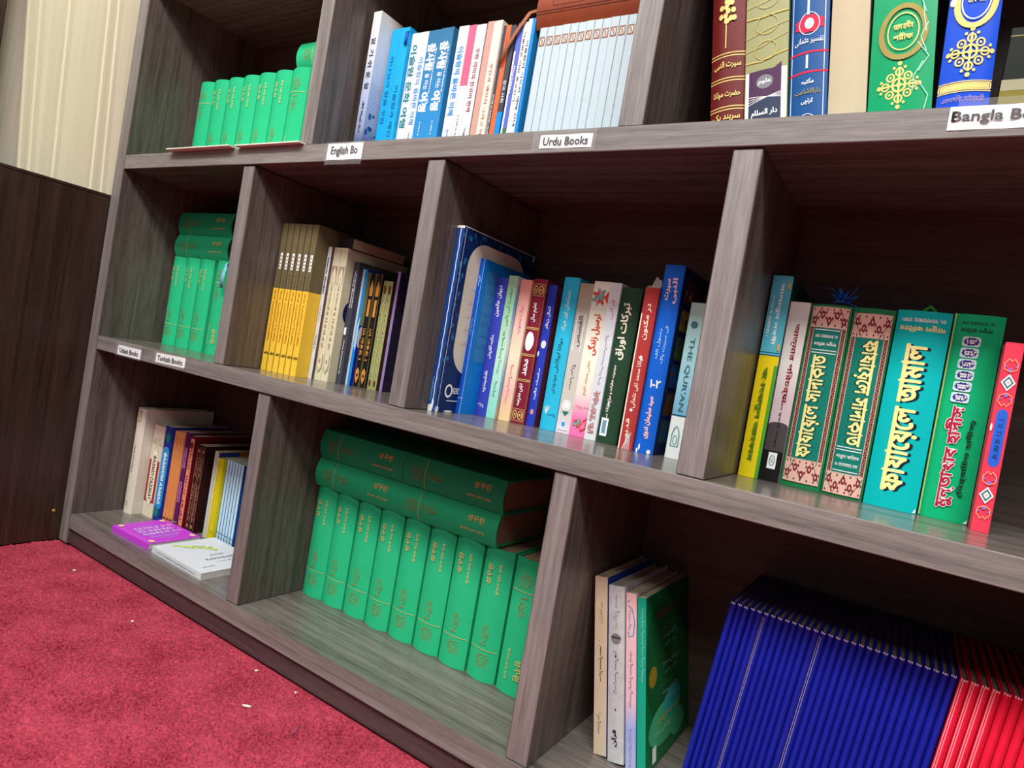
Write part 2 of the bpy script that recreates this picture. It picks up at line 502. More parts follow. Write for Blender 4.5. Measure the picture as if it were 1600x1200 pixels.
def curtain(name, label, prof, z0, z1, m):
    bm = bmesh.new(); th = 0.003
    nz = 6; cols = []
    for (y, x, lean_) in prof:
        cols.append([(x, y + lean_ * (z0 + (z1 - z0) * k / nz - 0.75), z0 + (z1 - z0) * k / nz) for k in range(nz + 1)])
    fr = [[bm.verts.new(p) for p in c] for c in cols]
    bk_ = [[bm.verts.new((p[0] - th, p[1], p[2])) for p in c] for c in cols]
    n = len(cols)
    for i in range(n - 1):
        for k in range(nz):
            bm.faces.new((fr[i][k], fr[i + 1][k], fr[i + 1][k + 1], fr[i][k + 1]))
            bm.faces.new((bk_[i + 1][k], bk_[i][k], bk_[i][k + 1], bk_[i + 1][k + 1]))
    for i in range(n - 1):
        for k in (0, nz): bm.faces.new((fr[i][k], fr[i + 1][k], bk_[i + 1][k], bk_[i][k]))
    for i in (0, n - 1):
        for k in range(nz): bm.faces.new((fr[i][k], fr[i][k + 1], bk_[i][k + 1], bk_[i][k]))
    bmesh.ops.recalc_face_normals(bm, faces=list(bm.faces))
    o = link(name, mesh(bm, name), None, [m]); tag(o, label, 'curtain')
    return o


def cloth(name, c0, c1):
    m = bpy.data.materials.new(name); m.use_nodes = True
    nt = m.node_tree; b = nt.nodes['Principled BSDF']; b.inputs['Roughness'].default_value = 0.8; b.inputs['Specular IOR Level'].default_value = 0.2
    tc = nt.nodes.new('ShaderNodeTexCoord'); mp = nt.nodes.new('ShaderNodeMapping'); mp.inputs['Scale'].default_value = (60, 190, 5)
    n = nt.nodes.new('ShaderNodeTexNoise'); n.inputs['Scale'].default_value = 1; n.inputs['Detail'].default_value = 5; n.inputs['Distortion'].default_value = 0.4
    nt.links.new(tc.outputs['Object'], mp.inputs[0]); nt.links.new(mp.outputs[0], n.inputs['Vector'])
    rp = nt.nodes.new('ShaderNodeValToRGB'); e = rp.color_ramp.elements
    e[0].position = 0.3; e[0].color = lin(c0); e[1].position = 0.75; e[1].color = lin(c1)
    nt.links.new(n.outputs['Fac'], rp.inputs[0]); nt.links.new(rp.outputs[0], b.inputs['Base Color'])
    return m


cur = []
folds = [(-0.154, 0.07), (-0.1375, 0.063), (-0.0968, 0.04), (-0.0255, 0.042), (-0.0045, 0.05), (0.06, 0.05), (0.115, 0.05)]
for i, (y, l) in enumerate(folds[:-1]):
    y2, l2 = folds[i + 1]
    cur += [(y, -0.0418, -l), (y + 0.004, -0.0405, -l), (y + 0.012, -0.0411, -l), ((y * .55 + y2 * .45), -0.0406, -(l + l2) / 2), (y2 - 0.007, -0.0412, -l2)]
curtain('curtain', 'cream curtain with soft upright folds hanging above the dark wall panel', cur, 0.7415, 1.9, cloth('cream_cloth', (228, 221, 190), (235, 228, 199)))
cur2 = [(-1.2 + 0.03 * k, -0.05 + 0.008 * math.sin(k * 1.9), -0.05) for k in range(34)] + [(-0.185, -0.050, -0.05), (-0.135, -0.056, -0.06)]
curtain('curtain', 'greyish white curtain at the far left beside the cream one', cur2, 0.7415, 1.9, cloth('grey_cloth', (196, 190, 172), (214, 208, 194)))

# ------------------------------------------------------------------ the bookshelf
shelf = empty('bookshelf', (0, 0, 0))
tag(shelf, 'dark brown laminate bookshelf with open compartments standing on the red carpet', 'bookshelf')
W, DP, TS, TD, RC = 1.7443, 0.27, 0.0368, 0.0311, 0.003
for x in (0.0002, W - TS):
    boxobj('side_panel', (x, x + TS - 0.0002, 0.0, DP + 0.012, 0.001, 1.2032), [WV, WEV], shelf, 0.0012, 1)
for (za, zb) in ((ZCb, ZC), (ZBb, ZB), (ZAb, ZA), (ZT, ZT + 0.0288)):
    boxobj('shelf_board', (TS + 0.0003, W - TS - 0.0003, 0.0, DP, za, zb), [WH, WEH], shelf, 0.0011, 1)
G = 0.0012
for xs, za, zb in (((0.5812, 1.1466), ZA, ZT), ((0.4412, 0.8644, 1.2856), ZB, ZAb), ((0.5788, 1.1429), ZC, ZBb)):
    for x in xs:
        boxobj('divider', (x, x + TD, RC, DP, za + 0.0003, zb - G), [WV, WEV], shelf, 0.0014, 1)
boxobj('back_panel', (TS, W - TS, DP + 0.0003, DP + 0.010, 0.002, 1.2), [WB], shelf)
boxobj('kick_board', (TS + 0.0003, W - TS - 0.0003, 0.005, 0.022, 0.001, ZCb - 0.0035), [WK], shelf, 0.0008)
TAPE = mat('clear_tape', (200, 200, 198), 0.18, 0.6, var=0)
TAPE.node_tree.nodes['Principled BSDF'].inputs['Alpha'].default_value = 0.16


def shelf_label(txt, x0, x1, z0, z1, tilt, label, L, H, tape, bold=0.022, dx=0.0):
    cx, cz = (x0 + x1) / 2, (z0 + z1) / 2
    w, h = (x1 - x0), (z1 - z0)
    bm = bmesh.new(); n = 6
    # a strip of paper that is not quite flat on the edge band
    fr = []
    for i in range(n + 1):
        s = -w / 2 + w * i / n; lift = 0.0007 + 0.0005 * math.sin(i * 1.7)
        fr.append([bm.verts.new((s, -lift, -h / 2)), bm.verts.new((s, -lift + 0.0002, h / 2)), bm.verts.new((s, -0.0002, -h / 2)), bm.verts.new((s, -0.0001, h / 2))])
    for i in range(n):
        a, b_ = fr[i], fr[i + 1]
        bm.faces.new((a[0], b_[0], b_[1], a[1])); bm.faces.new((a[1], b_[1], b_[3], a[3])); bm.faces.new((b_[0], a[0], a[2], b_[2]))
    o = link('paper_label', mesh(bm), shelf, [PAPER]); o.location = (cx, 0, cz); o.rotation_euler = (0, tilt, 0)
    o['label'] = label
    D = Deco(); D.text(txt, dx, 0, L, H, 'flat', BLACK, bold)
    D.build('lettering', o, lambda s, t, f: (s, -0.0013 - f, t))
    if tape:
        D = Deco(); D.rect(*tape, TAPE); D.build('clear_tape', o, lambda s, t, f: (s, -0.0021, t))


shelf_label('English Bo', 0.6560, 0.7330, 0.7972, 0.8222, 0.0, 'white paper label reading English Bo', 0.058, 0.0155, (-0.040, 0.041, -0.0205, 0.0145))
shelf_label('Urdu Books', 1.0457, 1.1182, 0.8013, 0.8178, 0.006, 'white paper label reading Urdu Books', 0.062, 0.0098, (-0.046, 0.042, -0.0125, 0.0138))
shelf_label('Bangla Books', 1.4730, 1.5560, 0.8026, 0.8236, 0.0, 'white paper label reading Bangla Books', 0.079, 0.0118, (-0.036, 0.045, -0.0125, 0.0165), dx=0.0005)
shelf_label('Uzbek Books', 0.1238, 0.2112, 0.4181, 0.4371, 0.0, 'white paper label reading Uzbek Books', 0.070, 0.0095, (-0.050, 0.048, -0.012, 0.0175))
shelf_label('Turkish Books', 0.2660, 0.3635, 0.4228, 0.4408, -0.02, 'white paper label reading Turkish Books', 0.083, 0.0092, (-0.052, 0.052, -0.012, 0.012))

# ------------------------------------------------------------------ the green gold-stamped volumes
GRN = mat('green_cloth', (42, 182, 126), 0.6, 0.25, var=0.05)
GW, GH, GD, GB = 0.0498, 0.1965, 0.148, 0.0075


def quran_print(D, w, h, flip=False):
    n0 = len(D.items)
    c = w * 0.5
    # crest: stacked calligraphic strokes
    for k, (z, L) in enumerate(((0.0215, .34), (0.026, .30), (0.0305, .40), (0.035, .36), (0.0395, .26))):
        D.scrib(c, z, w * L, 0.0048, 'flat', GOLDD, 'arab', 40 + k, 0.0007)
    D.ring(c, 0.031, w * .13, 0.0085, 0.0006, GOLDD, 18)
    D.line([(w * .04, 0.0468), (w * .5, 0.0468), (w * .96, 0.0468)], 0.0008, GOLD)
    D.text('QUR', c - w * .02, 0.0545, w * .24, 0.0034, 'flat', GOLDD, 0.03)
    # eye-shaped flame emblem with rays
    e = lambda u, v: (c + w * .10 * u, 0.0705 + 0.0115 * v)
    D.line([e(.2, -1), e(1.0, -.45), e(1.15, .1), e(.75, .6), e(.15, 1.15)], 0.0011, GOLDD)
    D.line([e(.2, -1), e(-.35, -.5), e(-.45, .05), e(-.1, .55), e(.15, 1.15)], 0.0009, GOLDD)
    D.ell(*e(.35, -.1), w * .022, 0.003, GOLDD, 10)
    for k in range(5):
        a = R(100 + 32 * k); D.line([e(-.6 + .5 * math.cos(a), .55 * math.sin(a)), e(-.6 + 1.0 * math.cos(a), .95 * math.sin(a))], 0.0006, GOLDD)
    D.text('성꾸란', w * .32, 0.158, 0.031, w * .19, 'up', GOLD, 0.016)
    D.text('한국어 의미 번역', w * .68, 0.153, 0.044, w * .085, 'up', GOLD, 0.012)
    if flip:
        for i in range(n0, len(D.items)):
            V, F, m = D.items[i]; D.items[i] = ([(w - p[0], h - p[1]) for p in V], F, m)


gA = book('green_quran', '', 0, -5, 0, GW, GH, GD, GRN, hard=True, b=GB, deco=quran_print, pages=PGB)
gB = book('green_quran', '', 0, -6, 0, GW, GH, GD, GRN, hard=True, b=GB, deco=lambda D, w, h: quran_print(D, w, h, True), pages=PGB)
kA, kB = kids(gA), kids(gB)
gused = {'A': False, 'B': False}


def green(loc, label, group, flip=False, lying=False):
    k = 'B' if flip else 'A'; src, ch = (gB, kB) if flip else (gA, kA)
    rot = (0, R(90), 0) if lying else (0, 0, 0)
    if lying: loc = (loc[0], loc[1], loc[2] + GW)
    loc = (loc[0], loc[1], loc[2] + 0.0003)
    if not gused[k]:
        gused[k] = True; src.location = loc; src.rotation_euler = rot; src['label'] = label; r = src
    else: r = dup(src, loc, rot, label, ch)
    r['group'] = group
    return r


gx = [0.6141, 0.6645, 0.7177, 0.7718, 0.8250, 0.8784, 0.9323, 0.9865, 1.0402]
for i, x in enumerate(gx):
    last = i == len(gx) - 1
    green((x, 0.1265 + 0.0008 * (i % 3), ZC), 'green gold-stamped volume upside down at the right end of the bottom middle row' if last else
          '%s upright green gold-stamped volume from the left in the bottom middle compartment' % ORD[i], 'green gold-stamped volumes', last)
LH = 0.1925
zl = ZC + GH + 0.0004
for x, z, q in ((0.6142, zl, 'left volume in the lower layer'), (0.8125 - .002, zl, 'right volume in the lower layer'),
                (0.6152, zl + GW + 0.0008, 'left volume in the upper layer'), (0.8125, zl + GW + 0.0008, 'right volume in the upper layer')):
    o = green((x, 0.119, z), 'green volume lying flat on the bottom middle row, %s' % q, 'green gold-stamped volumes', lying=True)
for i, x in enumerate((0.0485, 0.1003, 0.1527, 0.2135)):
    green((x, 0.120, ZB), 'green volume upside down in the middle shelf\'s left compartment, beside a blue ribbon' if i == 3 else
          '%s green volume from the left panel in the middle shelf\'s left compartment' % ORD[i], 'green gold-stamped volumes', i == 3)
for k, x in enumerate((0.0500, 0.0465)):
    green((x, 0.122 + .003 * k, ZB + GH + 0.0004 + k * (GW + .0008)), ('lower' if k == 0 else 'topmost') + ' green volume lying flat above the green row in the middle shelf', 'green gold-stamped volumes', lying=True)
for i in range(10):
    fl = i in (0, 6)
    green((0.0680 + 0.0516 * i, 0.109, ZA), '%s green volume from the left panel on the upper shelf' % ORD[i], 'green gold-stamped volumes', fl)
green((0.386, 0.111, ZA + GH + 0.0004), 'green volume lying flat on the upper shelf row beside the divider', 'green gold-stamped volumes', lying=True)
tube([(0.259, 0.128, ZB + .185), (0.2655, 0.112, ZB + .190), (0.2675, 0.108, ZB + .168), (0.264, 0.110, ZB + .14)], 0, 'ribbon_bookmark', mat('pale_blue_ribbon', (130, 205, 230), 0.3), None, (0.012, 0.0008))
tag(bpy.data.objects['ribbon_bookmark'], 'pale blue shiny ribbon hanging beside the last green volume on the middle shelf', 'ribbon')
for k, (a, c) in enumerate((((0.212, 0.412), 'left'), ((0.424, 0.596), 'right'))):
    m = mat('leaflet_paper', (226, 222, 205), 0.6); bm = bmesh.new()
    box(bm, a[0], a[1], -0.013 + .003 * k, 0.095, 0.0005, 0.0024); box(bm, a[0] + .0008, a[1] - .0008, -0.012 + .003 * k, 0.094, 0.0008, 0.0021)
    o = link('leaflet', mesh(bm), None, [m]); o.location = (0, 0, ZA)
    tag(o, 'thin pale leaflet overhanging the upper shelf edge below the green volumes, %s one' % c, 'leaflet', 'leaflets on the upper shelf')

# ------------------------------------------------------------------ bottom left compartment
IV = mat('ivory_cover', (212, 208, 190), 0.45, var=0.05)


def d(D, w, h):
    D.text('THE ISTHMUS', w * .5, h * .52, h * .26, w * .17, 'down', BLACK, 0.0); D.scrib(w * .22, h * .50, h * .26, w * .09, 'down', GOLDD, 'blk', 4)
    D.ring(w * .5, h * .1, w * .13, w * .13, 0.0008, GOLDD); D.rect(w * .25, w * .7, h * .88, h * .985, mat('tan_patch', (190, 172, 138), .5))


book('hardcover_book', 'tall ivory hardcover against the left panel of the bottom left compartment', 0.0478, 0.096, ZC, 0.0335, 0.234, 0.165, IV, True, 0.005, deco=d, t=0.004)


def d(D, w, h):
    RD = mat('brick_red_print', (160, 52, 40), .5)
    D.rect(0, w * .96, h * .16, h * .62, RD)
    cr = mat('cream_print', (238, 230, 208), .5)
    P = [(.5, .95 - .17), (.62, .73), (.74, .72), (.80, .66), (.80, .2), (.68, .17), (.5, .10), (.34, .17), (.22, .2), (.22, .66), (.28, .72), (.40, .73)]
    D.poly([(w * a, h * c) for a, c in P], cr); D.line([(w * a, h * c) for a, c in P], 0.0007, BLACK, True)
    D.text('ФАЗАИЛ САДАКАТ', w * .5, h * .43, h * .48, w * .34, 'down', BLACK, 0.035)
    D.scrib(w * .5, h * .86, w * .8, h * .05, 'flat', GOLDD, 'blk', 3, 0.0005); D.scrib(w * .5, h * .82, w * .8, h * .05, 'flat', GOLDD, 'blk', 5, 0.0005)


book('paperback_book', 'cream paperback with a red panel and Cyrillic title beside the ivory hardcover', 0.0838, 0.121, ZC, 0.041, 0.203, 0.145, mat('parchment_cover', (222, 212, 190), .45), deco=d, b=0.0015)


def d(D, w, h):
    TL = mat('teal_green_print', (20, 130, 110), .45); SK = mat('sky_print', (40, 150, 215), .45)
    D.rect(0, w, h * .17, h * .73, SK); D.ell(w * .5, h * .17, w * .45, h * .05, SK); D.ell(w * .5, h * .73, w * .45, h * .05, SK)
    D.ring(w * .5, h * .73, w * .42, h * .05, 0.0008, mat('pale_blue_print', (140, 200, 235), .45))
    D.poly([(w * .1, h * .88), (w * .55, h * .95), (w * .9, h * .89), (w * .6, h * .82)], TL); D.ell(w * .4, h * .09, w * .33, h * .05, TL)
    D.text('ФАЗАИЛИ АЪМАЛ', w * .5, h * .45, h * .54, w * .42, 'down', WHITE, 0.05)


book('paperback_book', 'bright blue paperback with a white Cyrillic title between cream and orange books', 0.1256, 0.124, ZC, 0.0255, 0.208, 0.14, mat('royal_blue_cover', (30, 50, 150), .4), deco=d)
ORG = mat('orange_cover', (232, 158, 92), .45)


def d(D, w, h):
    for k in range(2): D.scrib(w * (.38 + .3 * k), h * .45, h * .6, w * .1, 'down', mat('orange_print', (170, 95, 40), .5), 'blk', 8 + k)
    D.frame(w * .1, w * .9, h * .03, h * .95, 0.0004, mat('orange_print', (170, 95, 40), .5)); D.scrib(w * .5, h * .06, w * .7, h * .03, 'flat', BLACK, 'blk', 2)


o1 = book('paperback_book', 'first of three orange paperbacks from the blue one in the bottom left compartment', 0.1530, 0.130, ZC, 0.0104, 0.2025, 0.14, ORG, deco=d, group='orange paperbacks')
for i in (1, 2): dup(o1, (0.1530 + 0.0107 * i, 0.130 + .001 * i, ZC + .0002), (0, 0, 0), '%s of three orange paperbacks from the blue one in the bottom left compartment' % ORD[i])


def d(D, w, h):
    PK = mat('lilac_print', (205, 130, 190), .5)
    for z in (.72, .36): D.rect(w * .22, w * .40, h * (z - .1), h * (z + .12), PK); D.rect(w * .62, w * .8, h * (z - .1), h * (z + .12), PK)
    D.text('4 3', w * .5, h * .05, w * .7, h * .02, 'flat', WHITE)


book('paperback_book', 'dark purple paperback with lilac bars right of the orange paperbacks', 0.1855, 0.135, ZC, 0.0150, 0.206, 0.14, mat('plum_cover', (92, 28, 84), .42), deco=d)


def d(D, w, h):
    D.rect(w * .08, w * .9, h * .03, h * .97, mat('salmon_print', (222, 140, 112), .5))
    for k in range(3): D.scrib(w * .5, h * (.75 - .27 * k), h * .2, w * .4, 'down', mat('maroon_print', (110, 30, 30), .5), 'blk', 20 + k)
    D.ell(w * .5, h * .9, w * .3, h * .035, mat('maroon_print', (110, 30, 30), .5))


book('paperback_book', 'salmon spined paperback with a dark red cover right of the purple one', 0.2010, 0.137, ZC, 0.0165, 0.2015, 0.14, mat('dark_red_cover', (112, 22, 28), .4), deco=d)
DKB = mat('dark_brown_cover', (50, 24, 22), .45)


def d(D, w, h):
    CP = mat('copper_print', (176, 118, 90), .45)
    D.frame(w * .12, w * .88, h * .03, h * .98, 0.0007, CP); D.ell(w * .5, h * .93, w * .22, h * .02, CP); D.frame(w * .2, w * .8, h * .62, h * .88, 0.0006, CP); D.frame(w * .2, w * .8, h * .12, h * .56, 0.0006, CP)
    D.scrib(w * .5, h * .75, h * .2, w * .36, 'down', CP, 'blk', 4); D.scrib(w * .5, h * .34, h * .4, w * .36, 'down', CP, 'blk', 6); D.rect(w * .25, w * .75, h * .05, h * .09, CP)


b1 = book('hardcover_book', 'left of two dark brown books with copper spine ornament', 0.2235, 0.141, ZC, 0.0138, 0.187, 0.13, DKB, deco=d, group='dark brown ornamented books')
dup(b1, (0.2376, 0.1415, ZC + .0002), (0, 0, 0), 'right of two dark brown books with copper spine ornament')


def d(D, w, h): D.rect(0, w * .45, 0, h, mat('pale_teal_print', (176, 214, 214), .4))


book('paperback_book', 'beige and pale teal booklet with a blue and orange cover behind the yellow book', 0.2740, 0.150, ZC, 0.0105, 0.1835, 0.115, mat('beige_cover', (206, 190, 140), .45), deco=d,
     side=lambda D, dd, h: (D.rect(.003, dd, h * .9, h * .985, mat('navy_blue_print', (28, 64, 150), .4)), D.rect(dd * .45, dd, h * .9, h * .985, mat('ochre_print', (196, 130, 50), .45))))


def d(D, w, h): D.scrib(w * .8, h * .55, h * .75, w * .06, 'down', GOLDD, 'blk', 5); D.rect(0, w * .2, 0, h, mat('pale_yellow_print', (222, 226, 170), .4)); D.scrib(w * .6, h * .1, w * .3, h * .03, 'flat', GOLDD)


book('paperback_book', 'yellow glossy paperback left of the pale blue booklets', 0.2850, 0.152, ZC, 0.0185, 0.171, 0.12, mat('acid_yellow_cover', (214, 200, 22), .28), deco=d)
LB = mat('pale_blue_cover', (188, 224, 232), .3); LBE = mat('cobalt_cover', (30, 84, 168), .35)


def d(D, w, h): D.rect(0, w * .14, 0, h, LBE); D.rect(w * .86, w, 0, h, LBE); D.rect(w * .14, w * .86, h * .1, h * .108, LBE); D.scrib(w * .5, h * .05, w * .6, h * .02, 'flat', LBE)


l1 = book('booklet', 'first pale blue booklet from the yellow book', 0.3040, 0.160, ZC, 0.0104, 0.172, 0.11, LB, deco=d, sidemat=LBE, group='pale blue booklets')
for i in range(1, 6): dup(l1, (0.3040 + 0.0106 * i, 0.160 - 0.0008 * i, ZC + .0002), (0, 0, 0), '%s pale blue booklet from the yellow book' % ORD[i])


# the two books lying flat in front
def lying(name, label, x, y, z, L, Dp, T, yaw, cover, top, spine=None, pages=PGW):
    """spine towards the room, front board up: local x points down, so the book is turned by -90 degrees about y"""
    root = book(name, label, x + L, y, z, T, L, Dp, cover, deco=spine, pages=pages, rot=(0, R(-90), 0))
    root.rotation_euler = (Matrix.Rotation(yaw, 3, 'Z') @ Matrix.Rotation(R(-90), 3, 'Y')).to_euler()
    D = Deco(); top(D, L, Dp)
    # local z runs to the left on the lying book, local y away from the room
    D.build('cover_print', root, lambda s, t, o: (T + o, t, L - s))
    return root


VIO = mat('violet_cover', (190, 62, 205), .35)


def top(D, L, H):
    PL = mat('pale_violet_print', (226, 170, 235), .4); YL = mat('corner_gold_print', (232, 206, 150), .4)
    D.frame(.008, L - .006, .007, H - .006, 0.0007, PL)
    D.ell(L * .52, H * .5, L * .36, H * .34, mat('mauve_print', (176, 84, 205), .35), 28)
    for k in range(3): D.scrib(L * (.30 + .14 * k), H * .52, H * .66, L * .085, 'up', WHITE, 'blk', 11 + k, 0.0011)
    D.scrib(L * .74, H * .5, H * .55, L * .06, 'up', PL, 'blk', 18, 0.0007)
    for cx, cz in ((.012, .012), (L - .012, .012), (L - .012, H - .012), (.012, H - .012)): D.ell(cx, cz, .007, .005, YL)


lying('paperback_book', 'violet paperback lying flat at the front of the bottom left compartment', 0.1725, 0.0185, ZC, 0.134, 0.108, 0.0112, R(1), VIO, top)


def top(D, L, H):
    G1 = mat('leaf_green_print', (150, 190, 60), .4); G2 = mat('pale_leaf_print', (206, 222, 130), .4); G3 = mat('grey_green_print', (140, 160, 120), .4)
    for k in range(54):
        u = k / 53.0; rn = random.Random(k)
        D.ell(L * (.10 + .26 * u + .07 * (rn.random() - .5) * (.4 + u)), H * (.26 + .44 * u), L * (.018 + .018 * u), H * .035, (G1, G2, G2, G3)[k % 4], 9)
    GR = mat('grey_print', (120, 122, 128), .5)
    D.text('JOURNEY', L * .55, H * .60, H * .24, L * .045, 'up', GR); D.text('RAMADAN', L * .66, H * .57, H * .46, L * .055, 'up', GR)
    D.scrib(L * .76, H * .62, H * .4, L * .02, 'up', GR, 'blk', 4); D.scrib(L * .86, H * .22, H * .2, L * .02, 'up', BLACK, 'blk', 9)


lying('paperback_book', 'white paperback with a green leafy picture lying flat beside the divider', 0.3190, 0.0160, ZC, 0.166, 0.126, 0.0120, R(-1), mat('white_cover', (206, 211, 217), .35), top,
      lambda D, w, h: D.scrib(w * .5, h * .5, h * .8, w * .25, 'down', mat('grey_print', (120, 122, 128), .5), 'blk', 3))

# ------------------------------------------------------------------ middle shelf, second compartment
YC = mat('golden_yellow_cover', (236, 192, 62), .38); OL = mat('olive_brown_cover', (104, 94, 66), .4)


def d(D, w, h):
    D.rect(w * .42, w * .8, h * .69, h * .80, WHITE)
    for k in range(4): D.rect(w * .5, w * .72, h * (.70 + .024 * k), h * (.71 + .024 * k), OL)
    D.scrib(w * .55, h * .38, h * .34, w * .34, 'down', mat('yellow_print', (196, 136, 30), .5), 'blk', 5); D.scrib(w * .5, h * .12, w * .6, h * .02, 'flat', mat('dark_olive_print', (80, 74, 40), .5), 'blk', 2)
    D.scrib(w * .5, h * .62, h * .1, w * .3, 'down', mat('pale_olive_print', (126, 118, 84), .5), 'blk', 12); D.rect(0, w * .06, 0, h, mat('dark_olive_print', (80, 74, 40), .5))


y1 = book('paperback_book', 'first olive and yellow paperback from the divider on the middle shelf', 0.4746, 0.0765, ZB, 0.0152, 0.2690, 0.15, [YC, OL], bands=[(.56, 0), (1, 1)], deco=d, group='olive and yellow paperbacks')
for i in range(1, 6): dup(y1, (0.4746 + 0.01565 * i, 0.0765 + 0.0005 * i, ZB + .0002), (0, 0, 0), '%s olive and yellow paperback from the divider on the middle shelf' % ORD[i])


def d(D, w, h):
    D.text('Islamic Studies', w * .5, h * .78, h * .27, w * .5, 'down', BLACK, 0.03); D.text('Grade 3', w * .5, h * .28, h * .1, w * .42, 'down', BLACK); D.scrib(w * .5, h * .5, h * .12, w * .2, 'down', LBE, 'blk', 4)


book('textbook', 'slim white textbook reading Islamic Studies beside the yellow paperbacks', 0.5690, 0.1065, ZB, 0.0092, 0.2375, 0.14, mat('white_cover', (206, 211, 217), .35), deco=d, sidemat=mat('brown_board', (96, 78, 70), .5))
CRM = mat('pale_sand_cover', (206, 200, 170), .42)


def d(D, w, h):
    T1 = mat('taupe_print', (150, 130, 112), .5)
    D.rect(w * .1, w * .9, h * .72, h * .86, T1); D.poly([(w * .2, h * .70), (w * .2, h * .78), (w * .36, h * .83), (w * .5, h * .855), (w * .64, h * .83), (w * .8, h * .78), (w * .8, h * .70)], CRM)
    D.scrib(w * .5, h * .66, h * .24, w * .22, 'down', T1, 'blk', 6); D.scrib(w * .5, h * .40, h * .3, w * .34, 'down', T1, 'blk', 7, .0008)
    D.poly([(w * .12, h * .2), (w * .12, h * .09), (w * .3, h * .08), (w * .5, h * .055), (w * .7, h * .08), (w * .88, h * .09), (w * .88, h * .2)], mat('khaki_print', (176, 170, 140), .5))
    D.poly([(w * .22, h * .2), (w * .22, h * .11), (w * .36, h * .095), (w * .5, h * .07), (w * .64, h * .095), (w * .78, h * .11), (w * .78, h * .2)], CRM); D.rect(w * .38, w * .62, h * .13, h * .16, T1)


def sd(D, dd, h): D.ell(.028, h * .53, .018, .022, mat('navy_print', (22, 30, 78), .4)); D.text('5', .028, h * .53, .006, .012, 'flat', mat('sky_print', (40, 150, 215), .45))


book('paperback_book', 'left of two sand coloured paperbacks with arch ornament on the middle shelf', 0.5786, 0.112, ZB, 0.0172, 0.2380, 0.155, CRM, deco=d, group='sand coloured paperbacks')
book('paperback_book', 'right of two sand coloured paperbacks, with a navy seal on its cover', 0.5962, 0.1125, ZB, 0.0168, 0.2380, 0.155, CRM, deco=d, side=sd, group='sand coloured paperbacks')


def d(D, w, h):
    D.text('Stepping Stones', w * .36, h * .77, h * .3, w * .26, 'up', BLACK, .03); D.text('Stepping Stones', w * .42, h * .77, h * .3, w * .26, 'up', WHITE, .01); D.scrib(w * .75, h * .76, h * .28, w * .16, 'up', WHITE, 'blk', 5)
    D.rect(w * .2, w * .6, h * .40, h * .46, WHITE); D.text('An International Primer', w * .5, h * .22, h * .28, w * .22, 'up', WHITE, .01)


book('paperback_book', 'slate grey paperback with white lettering beside the sand coloured pair', 0.6133, 0.131, ZB, 0.0132, 0.2190, 0.125, mat('slate_cover', (66, 66, 78), .42), deco=d)


def d(D, w, h):
    D.rect(w * .42, w, 0, h, mat('azure_print', (22, 130, 205), .35)); D.poly([(w * .6, h * .52), (w, h * .6), (w, h * .3), (w * .55, h * .34)], mat('pale_blue_print', (140, 200, 235), .45))
    D.scrib(w * .2, h * .3, h * .2, w * .12, 'up', mat('orange_print', (170, 95, 40), .5), 'blk', 3)


def sd(D, dd, h):
    D.rect(0, dd, h * .52, h * .98, mat('grey_green_photo', (128, 150, 116), .4)); D.ell(.006, h * .42, .006, h * .09, mat('white_cover', (206, 211, 217), .35)); D.ell(.01, h * .38, .004, h * .05, BLACK)


book('paperback_book', 'white spined paperback with deep blue cover beside the slate grey one', 0.6268, 0.142, ZB, 0.0112, 0.2085, 0.115, mat('white_cover', (206, 211, 217), .35), deco=d, side=sd, sidemat=mat('deep_blue_cover', (16, 40, 160), .3))
BKC = mat('black_cover', (26, 22, 22), .42)


def d(D, w, h):
    OG = mat('amber_print', (196, 132, 62), .42)
    D.frame(w * .05, w * .95, 0, h, 0.0006, GOLDD)
    D.poly([(w * .25, h * .80), (w * .2, h * .87), (w * .5, h * .94), (w * .8, h * .87), (w * .75, h * .80)], OG); D.rect(w * .3, w * .7, h * .62, h * .77, OG)
    D.scrib(w * .5, h * .38, h * .26, w * .5, 'down', OG, 'blk', 6); D.poly([(w * .2, h * .14), (w * .5, h * .17), (w * .8, h * .14), (w * .8, h * .08), (w * .5, h * .03), (w * .2, h * .08)], OG); D.ell(w * .5, h * .1, w * .15, h * .015, BKC)


b1 = book('paperback_book', 'left of two black books with amber arch ornament on the middle shelf', 0.6384, 0.150, ZB, 0.0143, 0.2040, 0.11, BKC, deco=d, group='black books with amber ornament')
dup(b1, (0.6530, 0.1508, ZB + .0002), (0, 0, 0), 'right of two black books with amber arch ornament on the middle shelf')


def d(D, w, h):
    LG = mat('sage_print', (176, 182, 126), .45)
    D.frame(w * .1, w * .9, h * .01, h * .99, 0.0009, LG)
    for k in range(5): D.rect(w * .3, w * .7, h * (.1 + .17 * k), h * (.2 + .17 * k), LG)
    for k in range(5): D.scrib(w * .5, h * (.15 + .17 * k), h * .09, w * .24, 'down', BKC, 'blk', 6 + k)
    D.ell(w * .5, h * .92, w * .25, h * .04, mat('brown_print', (90, 52, 30), .5)); D.ell(w * .5, h * .06, w * .2, h * .03, mat('brown_print', (90, 52, 30), .5))


